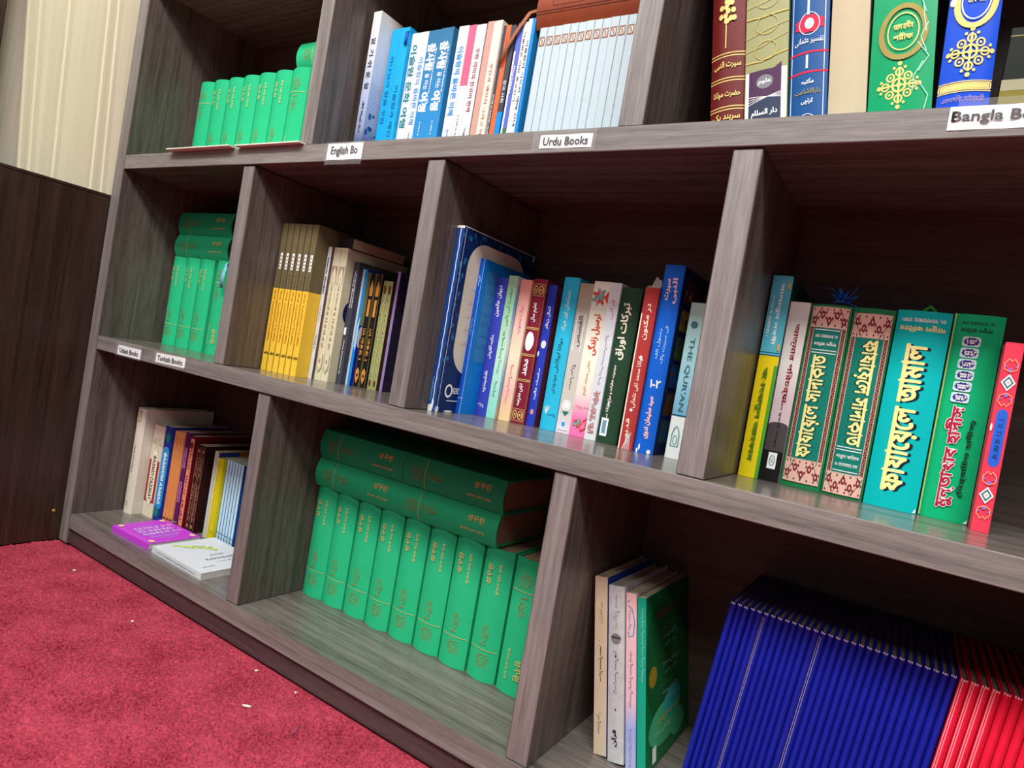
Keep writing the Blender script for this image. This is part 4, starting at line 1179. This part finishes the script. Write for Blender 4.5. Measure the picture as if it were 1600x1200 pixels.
# blue plastic thread tuft on top of the ornate book
bm = bmesh.new(); rn = random.Random(12)
for k in range(46):
    a = rn.uniform(0, 2 * math.pi); L = rn.uniform(.006, .017); e = rn.uniform(-.2, 1.1); p = Vector((rn.uniform(-.006, .006), rn.uniform(-.004, .004), .004 + rn.uniform(0, .006)))
    dr = Vector((math.cos(a) * math.cos(e), math.sin(a) * math.cos(e), math.sin(e)))
    sd_ = dr.cross(Vector((rn.random(), rn.random(), rn.random()))).normalized() * rn.uniform(.0006, .0016)
    q = p + dr * L * .6; r_ = p + dr * L + Vector((0, 0, rn.uniform(-.004, .004)))
    tq = dr.cross(sd_).normalized() * .0004
    vs = [bm.verts.new(v) for v in (p - sd_, p + sd_, q + sd_, q - sd_, r_ + tq)]
    bm.faces.new(vs[:4]); bm.faces.new((vs[3], vs[2], vs[4]))
tf = link('thread_tuft', mesh(bm), None, [mat('blue_thread', (34, 92, 190), .3)]); tf.location = (1.3985, .150, ZB + .2165)
tag(tf, 'tangled tuft of blue plastic thread on top of the green ornate book', 'thread')
for pts in ([(0, 0, .004), (-.006, .002, .014), (-.014, .004, .020), (-.022, .005, .021)], [(.003, 0, .006), (.007, .002, .014), (.013, .004, .026)], [(.004, 0, .004), (.014, -.004, .001), (.017, -.0065, -.010)]):
    tube(pts, .0004, 'loose_strand', mat('blue_thread', (34, 92, 190), .3), tf)

# ------------------------------------------------------------------ bottom right compartment
LN = R(-10.2)


def d(D, w, h): D.text('نور القرآن', w * .5, h * .80, h * .12, w * .34, 'up', GOLDD, .01, ar=True); D.scrib(w * .5, h * .5, h * .18, w * .3, 'up', BLACK, 'arab', 4); D.scrib(w * .4, h * .16, h * .08, w * .3, 'up', mat('grey_print', (120, 122, 128), .5), 'arab', 3)


book('hardcover_book', 'worn cream book leaning on the divider, leftmost in the bottom right compartment', 1.2172, .097, ZC, .0172, .220, .17, mat('worn_cream_cover', (206, 188, 160), .6, var=.1), True, .0, deco=d, lean=LN, sidemat=mat('navy_blue_print', (28, 64, 150), .4), pages=PG)


def d(D, w, h):
    DG = mat('charcoal_print', (74, 68, 70), .45)
    D.scrib(w * .5, h * .84, h * .16, w * .4, 'up', DG, 'arab', 4, .0006); D.ell(w * .5, h * .70, w * .3, h * .03, mat('grey_print', (120, 122, 128), .5)); D.rect(w * .2, w * .8, h * .70, h * .712, DG); D.scrib(w * .5, h * .5, h * .22, w * .3, 'up', DG, 'arab', 7, .0006)
    for z in (.60, .30): D.ell(w * .5, h * z, w * .06, w * .06, DG, 6)
    D.text('قرآن', w * .45, h * .14, h * .09, w * .4, 'up', BLACK, .03, ar=True)


book('hardcover_book', 'speckled grey leaning book between the cream and pink ones', 1.2366, .096, ZC, .0212, .215, .165, mat('speckled_grey_cover', (190, 192, 192), .6, var=.22), True, .001, deco=d, lean=LN)


def d(D, w, h):
    SB = mat('steel_blue_print', (70, 140, 190), .5); MV = mat('rose_print', (190, 120, 120), .5)
    D.line([(w * .2, h * .93), (w * .6, h * .91), (w * .85, h * .84), (w * .7, h * .76), (w * .3, h * .75), (w * .2, h * .78)], .0013, SB); D.scrib(w * .35, h * .84, h * .1, w * .3, 'up', SB, 'arab', 2); D.ell(w * .25, h * .955, .0012, .0012, SB, 8)
    D.scrib(w * .5, h * .5, h * .3, w * .4, 'up', MV, 'arab', 5); D.scrib(w * .5, h * .12, h * .2, w * .3, 'up', MV, 'arab', 7)


book('paperback_book', 'pink and blue leaning booklet left of the green one', 1.2602, .098, ZC, .0132, .2125, .16, grad('pink_blue_cover', [(0, (170, 180, 220)), (.22, (150, 170, 226)), (.38, (222, 190, 206)), (1, (232, 188, 186))], .2125), deco=d, lean=LN)


def d(D, w, h): D.scrib(w * .6, h * .72, h * .4, w * .4, 'up', mat('silver_print', (190, 222, 226), .35), 'arab', 5, .0004)


def sd(D, dd, h):
    for k, (m, y, z, ry, rz) in enumerate(((mat('leaf_dark_print', (24, 92, 50), .35), .05, .6, .05, .35), (mat('leaf_glow_print', (70, 176, 120), .35), .07, .2, .06, .12), (mat('teal_glow_print', (50, 170, 160), .35), .10, .28, .035, .09), (mat('amber_leaf_print', (150, 130, 40), .35), .025, .52, .014, .06), (mat('leaf_glow_print', (70, 176, 120), .35), .12, .12, .03, .08))):
        D.ell(y, z * h, ry, rz * h, m, 28)
    D.text('جدید اردو قاعدہ', .085, h * .86, .10, .013, 'flat', mat('dark_red_print', (140, 26, 40), .5), .03, ar=True)
    for k in range(9): D.scrib(.09, h * (.76 - .055 * k), .075 - .003 * (k % 3) * 5, .008, 'flat', (GOLDD, WHITE, mat('silver_print', (190, 222, 226), .35))[k % 3], 'arab', 80 + k, .0005)
    D.text('نذیر احمد فریدی', .085, h * .24, .085, .012, 'flat', mat('mustard_print', (196, 172, 90), .5), .02, ar=True); D.scrib(.06, h * .17, .06, .008, 'flat', WHITE, 'arab', 5, .0005)
    D.rect(.02, .034, h * .03, h * .12, WHITE)


book('paperback_book', 'green glossy booklet with gold Urdu print on its cover, beside the dark blue row', 1.2755, .098, ZC, .0108, .2120, .172, mat('emerald_teal_cover', (24, 160, 130), .3), deco=d, side=sd, sidemat=mat('leaf_green_cover', (18, 116, 62), .25), lean=LN)

DB = mat('dark_blue_cover', (20, 34, 152), .2, .9, var=.12); NVB = mat('midnight_board', (10, 10, 30), .42)


def thin_mesh(w, h, d):
    """a slim hardback: rounded cloth spine, thin boards"""
    return cover_mesh(w, h, d, .0014, .0022, [(h, 0)], side=None)


def thin_book(name, label, loc, w, h, d, cm, group, lean, ridge=None):
    root = empty(name, loc, (0, lean, 0)); tag(root, label, 'book', group)
    me = cover_mesh(w, h, d, .0014, .0034, [(h, 0)], nspine=8)
    for p in me.polygons:
        if abs(p.normal.x) > .95: p.material_index = 1
    link('cover', me, root, [cm, NVB if cm == DB else mat('dark_crimson_board', (120, 14, 30), .45)])
    bm = bmesh.new(); box(bm, .0016, w - .0016, .005, d - .003, .002, h - .0022); link('page_block', mesh(bm), root, [pages_mat('dim_pages', (120, 110, 100))])
    D = Deco(); rn = random.Random(7)
    for k in range(3): D.ell(w * (.2 + .25 * k), h - .001, .0006, .0012, WEAR, 6)
    D.build('spine_wear', root, lambda s, t, o: (s, (.0034) * (2 * s / w - 1) ** 2 - o, t))
    return root


BH, BDp, BP = .2435, .172, .00725
LB_ = R(5.6)
t1 = thin_book('slim_hardcover', 'slim dark blue hardcover nearest the green booklet, first of the leaning row', (1.3235, .090, ZC + .0012), .0068, BH, BDp, DB, 'slim dark blue hardcovers', LB_)
tk = kids(t1)
rn = random.Random(2)
pale = mat('faded_spine_print', (206, 190, 176), .5)
for i in range(1, 30):
    nm = 'slim dark blue hardcover, %s from the green booklet in the leaning row' % ORD[i]
    if i in (5, 13): nm = 'slim dark blue hardcover with a pale %s edge strip, %s from the green booklet' % ('tan' if i == 5 else 'white', ORD[i])
    o = dup(t1, (1.3235 + BP * i, .090 + rn.uniform(-.0012, .0012), ZC + .0012), (0, LB_ + rn.uniform(-.0003, .0003), 0), nm, tk)
    if i in (5, 13):
        D = Deco(); D.rect(.0001, .0026, .002, BH - .006, pale); D.build('edge_strip', o, lambda s, t, f: (s, (.0034) * (2 * s / .0069 - 1) ** 2 - f, t), label='pale strip along the spine')
RDC = mat('bright_red_cover', (226, 30, 62), .42)
xr = 1.3235 + BP * 30 + .0006
t2 = thin_book('slim_hardcover', 'slim red hardcover next to the dark blue row', (xr, .0885, ZC + .0012), .0078, BH, BDp, RDC, 'slim red hardcovers', LB_)
tk2 = kids(t2)
for i in range(1, 15):
    o = dup(t2, (xr + .0083 * i, .0885 + rn.uniform(-.001, .001), ZC + .0012), (0, LB_ + rn.uniform(-.0003, .0003), 0), 'slim red hardcover, %s from the dark blue row' % ORD[i], tk2)
for i, o in enumerate([t2] + [q for q in bpy.data.objects if q.get('group') == 'slim red hardcovers' and q != t2]):
    if i < 4:
        D = Deco(); D.rect(.0008, .0032, .001, BH - .002, mat('pink_strip_print', (240, 160, 170), .5)); D.build('edge_strip', o, lambda s, t, f: (s, (.0034) * (2 * s / .0078 - 1) ** 2 - f, t), label='pale pink strip along the spine')

# ------------------------------------------------------------------ upper shelf, second compartment
WC = mat('white_cover', (206, 211, 217), .35)


def d(D, w, h):
    for k in range(5): D.text('알기쉬운'[k % 4], w * .5, h * (.80 - .075 * k), h * .045, w * .5, 'down', mat('ink_print', (50, 60, 80), .5), .03)
    D.scrib(w * .5, h * .3, h * .2, w * .3, 'down', mat('ink_print', (50, 60, 80), .5), 'blk', 2)


def sd(D, dd, h):
    rn = random.Random(4)
    for k in range(60): D.ell(rn.uniform(.004, dd - .004), h * rn.uniform(.03, .34), rn.uniform(.002, .006), rn.uniform(.002, .006), rn.choice((mat('picture_sea', (30, 80, 150), .4), mat('slate_blue_print', (110, 150, 176), .5), mat('ink_blue_print', (26, 74, 140), .4), mat('mustard_print', (196, 172, 90), .5))), 7)
    for k in range(9): D.line([(0, h * (.36 + .02 * k)), (dd, h * (.30 + .028 * k))], .0008, mat('haze_print', (190, 196, 210), .4))


PH = grad('sky_photo_cover', [(0, (120, 130, 120)), (.12, (70, 90, 140)), (.22, (150, 160, 190)), (.4, (170, 186, 220)), (.7, (214, 220, 230)), (1, (226, 228, 226))], .25)
book('picture_book', 'tall white book with a hazy landscape photo cover, first right of the divider above', 0.6240, .075, ZA, .0185, .250, .12, PH, deco=d, side=sd, sidemat=PH)
SKY = mat('sky_blue_cover', (28, 164, 224), .35); INK = mat('deep_blue_print', (16, 80, 130), .5)


def kor(txt, m, L=.55, z=.62, H=.5, bold=.02, extra=None, em=None):
    def f(D, w, h):
        D.text(txt, w * .5, h * z, h * L, w * H, 'down', m, bold)
        if extra: D.text(extra, w * .5, h * .16, h * .18, w * .2, 'down', em or m, .01)
    return f


s1 = book('paperback_book', 'left of two sky blue Korean paperbacks on the upper shelf', .6470, .100, ZA, .0192, .2305, .13, SKY, deco=kor('하나님의 말씀 꾸란', INK, .5, .55, .42, .01), group='sky blue Korean paperbacks')
s2 = book('paperback_book', 'right of two sky blue Korean paperbacks, with a blue ribbon', .6666, .100, ZA, .0205, .2305, .13, SKY, deco=kor('이슬람과 예언자', INK, .44, .36, .42, .01), group='sky blue Korean paperbacks')
tube([(.012, .03, .229), (.0165, .010, .2315), (.0168, -.002, .222), (.0172, -.003, .210), (.0168, -.0025, .200)], 0, 'ribbon_bookmark', mat('blue_ribbon', (20, 80, 190), .35), s2, (.006, .0008))
TEALP = mat('teal_text_print', (0, 120, 130), .5); SKP = mat('azure_print', (22, 130, 205), .35)
book('paperback_book', 'white Korean paperback with bold teal lettering', .6880, .107, ZA, .0180, .222, .13, WC, deco=kor('이슬람 문화 여행', TEALP, .62, .6, .66, .03))
book('paperback_book', 'white Korean paperback with light blue lettering left of the steel blue pair', .7064, .107, ZA, .0195, .222, .13, WC, deco=kor('이슬람의 올바른 이해', SKP, .5, .56, .5, .01, '이슬람 중앙회', mat('grey_print', (120, 122, 128), .5)))
STB = grad('steel_blue_cover', [(0, (44, 142, 204)), (.45, (44, 130, 190)), (1, (48, 110, 150))], .22)


def d(D, w, h):
    D.text('참사람', w * .42, h * .80, h * .2, w * .6, 'down', WHITE, .05); D.text('을 아는', w * .42, h * .62, h * .12, w * .34, 'down', WHITE, .01); D.text('여정', w * .42, h * .47, h * .14, w * .6, 'down', WHITE, .05)
    D.scrib(w * .82, h * .66, h * .42, w * .12, 'down', WHITE, 'blk', 5); D.scrib(w * .5, h * .27, h * .1, w * .1, 'down', WHITE, 'blk', 6); D.scrib(w * .5, h * .1, h * .14, w * .1, 'down', WHITE, 'blk', 7)


b1 = book('paperback_book', 'left of two steel blue Korean paperbacks with big white lettering', .7264, .105, ZA, .0262, .2205, .13, STB, deco=d, group='steel blue Korean paperbacks')
dup(b1, (.7532, .104, ZA + .0002), (0, 0, 0), 'right of two steel blue Korean paperbacks with big white lettering')
book('paperback_book', 'white Korean paperback with sky blue lettering right of the steel blue pair', .7938, .100, ZA, .0198, .216, .13, WC, deco=kor('이슬람의 올바른 이해', SKP, .5, .6, .52, .025, '한국 이슬람교', SKP))
book('paperback_book', 'pink and white slim Korean paperback', .8140, .100, ZA, .0142, .2152, .13, [WC, mat('rose_pink_cover', (224, 96, 130), .4)], bands=[(.56, 0), (1, 1)], deco=lambda D, w, h: D.scrib(w * .5, h * .2, h * .3, w * .2, 'down', mat('grey_print', (120, 122, 128), .5), 'blk', 3))
book('paperback_book', 'white Korean paperback with dark red lettering beside the pink one', .8286, .100, ZA, .0188, .2138, .13, WC, deco=kor('꾸란 의미의 한국어 번역', mat('dark_red_print', (140, 26, 40), .5), .46, .6, .4, .02, '이슬람 중앙회', BLACK), sidemat=mat('pale_grey_board', (176, 174, 176), .5))
book('paperback_book', 'rose tan slim paperback without lettering', .8496, .100, ZA, .0112, .216, .13, mat('rose_tan_cover', (196, 150, 138), .45), sidemat=mat('dusty_rose_board', (150, 100, 92), .5))
book('paperback_book', 'cream Korean paperback with red lettering', .8612, .100, ZA, .0160, .2152, .13, mat('bone_cover', (224, 214, 198), .45), deco=kor('꾸란과 예언자 그리고 이슬람', mat('brick_red_print', (160, 52, 40), .5), .6, .4, .36, .01))
book('booklet', 'thin dark grey booklet left of the orange one', .8778, .104, ZA, .0048, .208, .12, mat('slate_cover', (66, 66, 78), .42), deco=lambda D, w, h: D.scrib(w * .5, h * .3, h * .4, w * .5, 'down', WHITE, 'blk', 3))
book('booklet', 'thin orange booklet on the upper shelf', .8830, .104, ZA, .0082, .208, .12, mat('vivid_orange_cover', (238, 104, 60), .4), deco=lambda D, w, h: D.scrib(w * .5, h * .85, h * .2, w * .3, 'down', mat('brick_red_print', (160, 52, 40), .5), 'blk', 3))
book('booklet', 'dark grey booklet with a bright blue foot right of the orange one', .8916, .104, ZA, .0092, .207, .12, [mat('azure_print', (22, 130, 205), .35), mat('slate_cover', (66, 66, 78), .42)], bands=[(.37, 0), (1, 1)], deco=lambda D, w, h: D.text('한국 사회', w * .5, h * .52, h * .16, w * .6, 'down', WHITE))
book('booklet', 'thin violet blue booklet with a green foot', .9042, .104, ZA, .0090, .208, .12, [mat('picture_green', (70, 104, 66), .4), mat('periwinkle_cover', (90, 104, 190), .4)], bands=[(.25, 0), (1, 1)], deco=lambda D, w, h: (D.rect(0, w * .3, 0, h * .8, WHITE), D.scrib(w * .6, h * .6, h * .2, w * .3, 'down', WHITE, 'blk', 2)))
book('booklet', 'thin white booklet with small black lettering beside the violet blue one', .9140, .104, ZA, .0085, .2085, .12, WC, deco=kor('이슬람은 어떤 종교인가', BLACK, .5, .68, .4, .01))
book('booklet', 'thin white booklet with a blue cover next to the plain white set', .9232, .102, ZA, .0125, .211, .12, WC, deco=lambda D, w, h: (D.rect(w * .55, w, 0, h, SKP), D.text('이슬람의 기도와 예배 안내', w * .28, h * .55, h * .6, w * .3, 'down', BLACK, .01)), sidemat=mat('cerulean_cover', (30, 130, 190), .35))


def d(D, w, h):
    BR = mat('sepia_print', (140, 100, 76), .5)
    D.rect(w * .12, w * .88, h * .86, h * .93, BR); D.ring(w * .5, h * .895, w * .22, h * .022, .0009, WHITE, 10); D.line([(w * .2, h * .87), (w * .8, h * .92)], .0007, WHITE); D.line([(w * .04, 0), (w * .04, h)], .0005, mat('pale_grey_board', (176, 174, 176), .5))


ws = book('paperback_book', 'first plain white volume of the matching set from the blue covered booklet', .9475, .100, ZA, .0121, .193, .135, mat('cool_white_cover', (180, 198, 206), .4), deco=d, group='plain white set with small sepia emblems')
for i in range(1, 13): dup(ws, (.9475 + .01255 * i, .100 + .0004 * (i % 3), ZA + .0002), (0, 0, 0), '%s plain white volume of the matching set from the blue covered booklet' % ORD[i])
LE = mat('brown_leather', (132, 62, 38), .42, .4, var=.18)


def lt(D, w, h):
    DK = mat('dark_leather_tooling', (86, 38, 24), .5)
    for s in (.30, .36): D.line([(w * s, h * k / 10) for k in range(11)], .0012, DK)
    for r in (.012, .009, .005): D.ring(w * .72, h * .72, r * .8, r * 1.6, .0008, DK, 20)
    D.frame(w * .45, w * 1.0, h * .60, h * .86, .0007, DK)


lb = book('leather_book', 'brown leather bound book lying on top of the white set', 1.1295, .0965, ZA + .1934, .062, .192, .14, LE, True, .008, deco=lt, rot=(0, R(-90), 0), t=.006)
tube([(.040, .030, .191), (.038, .020, .2005), (.028, .0075, .2085), (.004, .0035, .2220), (-.020, .0030, .2365), (-.045, .0030, .2455)], 0, 'strap', mat('tan_strap', (150, 92, 66), .45), lb, (.007, .0012))

# ------------------------------------------------------------------ upper shelf, third compartment
def bands_gold(D, w, h, zs, m=GOLD, wd=.0011):
    for z in zs: D.line([(0, z), (w * .25, z), (w * .5, z), (w * .75, z), (w, z)], wd, m)


def d(D, w, h):
    bands_gold(D, w, h, (.0350, .0385, .0690, .0725, .0985, .1020, .19, .194, .24, .244)); z = .016
    for k in range(22): D.ell(w * (.1 + .8 * (k % 11) / 10), z - .006 + .006 * (k // 11) + .002 * math.sin(k), w * .05, .003, GOLD, 7)
    D.frame(w * .05, w * .95, .006, .0205, .0007, GOLD)
    for s_, zz in (('سرہند بک', .026), ('حضرت مولانا', .053), ('سیرت النبی', .088)): D.text(s_, w * .5, zz, w * .78, .011, 'flat', GOLD, .02, ar=True)
    D.line([(w * .45, .108), (w * .45, .14)], .0012, GOLD)
    for k in range(14): D.ell(w * .5 + w * .3 * math.cos(k * .9) * (k / 14), .152 + .012 * math.sin(k * .9), w * .07, .0035, GOLD, 8)


LU = ZA
def urd(name, label, x, w, h, cov, deco, lean, y=.060, d_=.17, **k): return book(name, label, x, y, LU, w, h, d_, cov, deco=deco, lean=lean, **k)


urd('hardcover_book', 'dark maroon hardcover with gold bands, first on the upper right shelf', 1.2375, .0385, .285, mat('oxblood_cover', (98, 26, 24), .3), d, R(-8.6), hard=True, b=.006)


def d(D, w, h):
    ST = mat('straw_print', (186, 172, 96), .25); VP = mat('dark_violet_print', (72, 40, 74), .4); NB = mat('dark_slate_print', (46, 56, 80), .4); rn = random.Random(9)
    D.rect(w * .02, w * .98, .018, .078, WHITE); D.rect(w * .10, w * .86, .045, .078, VP); D.rect(w * .10, w * .86, .020, .045, NB); D.poly([(w * .1, .078), (w * .5, .071), (w * .86, .084), (w * .86, .070)], VP)
    D.ell(w * .48, .064, w * .2, .008, mat('grey_print', (120, 122, 128), .5)); D.text('علوم', w * .48, .064, w * .3, .008, 'flat', WHITE, .02, ar=True); D.text('دار السلام', w * .48, .028, w * .6, .011, 'flat', WHITE, .03, ar=True)
    for k in range(4): D.line([(w * .1, .040 + .003 * k), (w * .86, .050 - .002 * k)], .0006, WHITE)
    for k in range(9): D.line([(0, .09 + .016 * k + rn.uniform(-.004, .004)), (w * .4, .088 + .017 * k), (w, .094 + .016 * k + rn.uniform(0, .008))], .0008 + .001 * (k % 3 == 0), ST)
    for k in range(3): D.ring(w * .5, .10 + .03 * k, w * .26, .011, .0008, ST)
    D.ell(w * .5, .010, w * .4, .006, ST)


urd('hardcover_book', 'olive book in crinkled clear wrap with a violet label, right of the maroon one', 1.2772, .0455, .29, mat('olive_wrap_cover', (146, 148, 104), .2), d, R(-8.6), hard=True, b=.003)


def d(D, w, h):
    CR = mat('bright_crimson_print', (196, 34, 70), .45); SV = mat('pale_silver_print', (206, 216, 226), .35)
    for s in (.06, .9): D.line([(w * s, 0), (w * s, h)], .0008, SV)
    for z in (.071, .093): bands_gold(D, w, h, (z,), CR, .0022)
    for zc in (.012, .125):
        D.poly([(w * .5 + w * .42 * math.cos(a) * (1 if k % 2 else .8), zc + .011 * math.sin(a) * (1 if k % 2 else .85)) for k, a in ((k, 2 * math.pi * k / 16) for k in range(16))], CR); D.ring(w * .5, zc, w * .26, .0125, .0008, SV); D.ell(w * .5, zc, w * .12, .006, WHITE)
    D.text('تفسیر عثمانی', w * .5, .106, w * .74, .010, 'flat', SV, .02, ar=True); D.text('مکتبہ', w * .5, .060, w * .3, .0075, 'flat', SV, .04, ar=True); D.text('دارالاشاعت', w * .5, .049, w * .66, .0085, 'flat', GOLDD, .02, ar=True); D.text('کراچی', w * .5, .038, w * .3, .008, 'flat', SV, .04, ar=True)
    D.rect(w * .44, w * .5, .075, .090, SV); D.rect(w * .44, w * .5, .135, .20, SV)


urd('hardcover_book', 'blue hardcover with crimson bands and a white medallion on the upper right shelf', 1.3240, .0385, .285, mat('prussian_cover', (18, 76, 136), .24), d, R(-8.0), hard=True, b=.006)
urd('hardcover_book', 'plain beige cloth hardcover without lettering on the upper right shelf', 1.3635, .0362, .29, mat('beige_cloth', (186, 174, 146), .6), None, R(-7.2), hard=True, b=.004)


def medal(D, w, cx, zc, r, m):
    """a lace medallion: looped outlines round a cross, longer up and down than across"""
    X = lambda u, v: (w * cx + r * u, zc + r * v)
    for k in range(8):
        a = k * math.pi / 4; q = .66 if k % 2 == 0 else .60
        p = X(q * math.cos(a) * .95, q * math.sin(a) * 1.1); D.ring(p[0], p[1], r * .17, r * .2, r * .085, m, 10); D.ell(p[0], p[1], r * .06, r * .07, m, 6)
    for k in range(4):
        a = k * math.pi / 2; p = X(1.0 * math.cos(a) * .92, 1.18 * math.sin(a)); D.ell(p[0], p[1], r * .11, r * .13, m, 8)
        D.line([X(0, 0), X(.85 * math.cos(a), 1.0 * math.sin(a))], r * .1, m)
        for e in (-.3, .3): p = X(.95 * math.cos(a + e) * .9, 1.0 * math.sin(a + e)); D.ell(p[0], p[1], r * .075, r * .09, m, 6)
    D.ring(w * cx, zc, r * .30, r * .36, r * .11, m, 12); D.ell(w * cx, zc, r * .12, r * .15, m, 8)


def d(D, w, h):
    bands_gold(D, w, h, (.0175,)); medal(D, w, .48, .048, .019, GOLD); medal(D, w, .48, .16, .016, GOLD)
    D.ring(w * .5, .103, w * .34, .0265, .0052, GOLDD, 30); D.ring(w * .5, .103, w * .24, .019, .0012, GOLD, 24); D.text('আল হাদীস', w * .5, .109, w * .3, .008, 'flat', GOLD, .03); D.text('শরীফ', w * .5, .098, w * .3, .007, 'flat', GOLD, .03); rn = random.Random(6)
    for k in range(7): D.line([(w * rn.uniform(.6, .95), .02 + .02 * k), (w * rn.uniform(.7, .98), .035 + .02 * k), (w * rn.uniform(.6, .95), .05 + .02 * k)], .0008, mat('wrap_glint_print', (170, 226, 200), .2))


urd('hardcover_book', 'glossy green Bengali hardcover with gold medallions on the upper right shelf', 1.4008, .0565, .29, mat('jade_cover', (6, 150, 96), .16), d, R(-6.2), hard=True, b=.006)


def d(D, w, h):
    for k in range(24): D.ring(w * (.04 + .92 * k / 23), .0440, w * .03, .0035, .0012, GOLD, 8)
    D.line([(0, .0488), (w * .5, .0488), (w, .0488)], .0009, GOLD); D.line([(0, .0390), (w * .5, .0390), (w, .0390)], .0009, GOLD)
    D.text('এমদাদিয়া লাইব্রেরী', w * .5, .0315, w * .8, .0075, 'flat', mat('violet_foil', (140, 130, 190), .35), .02); D.text('চকবাজার ঢাকা', w * .5, .0215, w * .7, .006, 'flat', mat('violet_foil', (140, 130, 190), .35), .02)
    medal(D, w, .52, .077, .019, GOLD); D.ring(w * .52, .128, w * .36, .0255, .0052, GOLD, 30); D.ring(w * .52, .128, w * .27, .019, .0012, WHITE, 24); D.text('তাফসীর', w * .52, .13, w * .34, .009, 'flat', GOLD, .03); D.ell(w * .08, .13, w * .06, .004, WEAR)


urd('hardcover_book', 'vivid blue Bengali hardcover with gold border and medallion on the upper right shelf', 1.4592, .0430, .29, mat('cobalt_gloss_cover', (10, 72, 200), .2), d, R(-2.6), hard=True, b=.006, sidemat=mat('navy_board', (16, 34, 80), .35))
lying('hardcover_book', 'olive gold book lying flat at the right end of the upper shelf', 1.5075, .058, ZA, .18, .15, .047, 0, mat('olive_gold_cover', (120, 110, 40), .3), lambda D, L, H: D.frame(.01, L - .01, .01, H - .01, .001, GOLDD), lambda D, w, h: D.rect(w * .78, w, 0, h, mat('pale_olive_edge', (150, 146, 120), .4)))
lying('hardcover_book', 'very dark green book with gold edging lying on the olive gold one', 1.5085, .066, ZA + .0480, .18, .15, .052, 0, mat('very_dark_green_cover', (7, 15, 10), .35), lambda D, L, H: D.frame(.01, L - .01, .01, H - .01, .001, GOLDD), lambda D, w, h: D.line([(w * .85, 0), (w * .85, h)], .0008, GOLDD))

# ------------------------------------------------------------------ scraps on the carpet
for i, (x, y, sx, sy, a, lab) in enumerate(((.191, -.051, .0055, .003, .4, 'tiny white paper scrap on the carpet near the wall panel'), (.452, -.075, .0055, .0035, 1.0, 'small round white crumb on the carpet in front of the violet book'),
                                           (.778, -.085, .013, .0035, .5, 'long white paper shred on the carpet below the green volumes'), (.706, -.017, .006, .0025, .8, 'pale crumb on the carpet close to the kick board'), (.792, -.012, .005, .002, .2, 'second pale crumb near the kick board, further right'))):
    bm = bmesh.new(); rn = random.Random(i); ring = [(sx * .6 * math.cos(k * math.pi / 4) * rn.uniform(.7, 1), sy * .7 * math.sin(k * math.pi / 4) * rn.uniform(.6, 1)) for k in range(8)]
    tp = [bm.verts.new((p[0], p[1], .0012 + rn.uniform(0, .0008))) for p in ring]; bt = [bm.verts.new((p[0] * .9, p[1] * .9, 0)) for p in ring]
    bm.faces.new(tp); bm.faces.new(bt[::-1])
    for k in range(8): bm.faces.new((bt[k], bt[(k + 1) % 8], tp[(k + 1) % 8], tp[k]))
    o = link('paper_scrap', mesh(bm), None, [mat('scrap_paper', (228, 222, 214), .7)]); o.location = (x, y, .0004); o.rotation_euler = (0, 0, a); tag(o, lab, 'paper scrap', 'scraps on the carpet')
tube([(.862, -.062, .002), (.866, -.070, .003), (.869, -.076, .0015), (.873, -.083, .003), (.871, -.090, .0015)], .0006, 'thread', mat('purple_thread', (120, 100, 140), .7))
tag(bpy.data.objects['thread'], 'short greyish purple thread lying on the red carpet', 'thread')

bpy.data.objects.remove(_to); bpy.data.curves.remove(_tc)
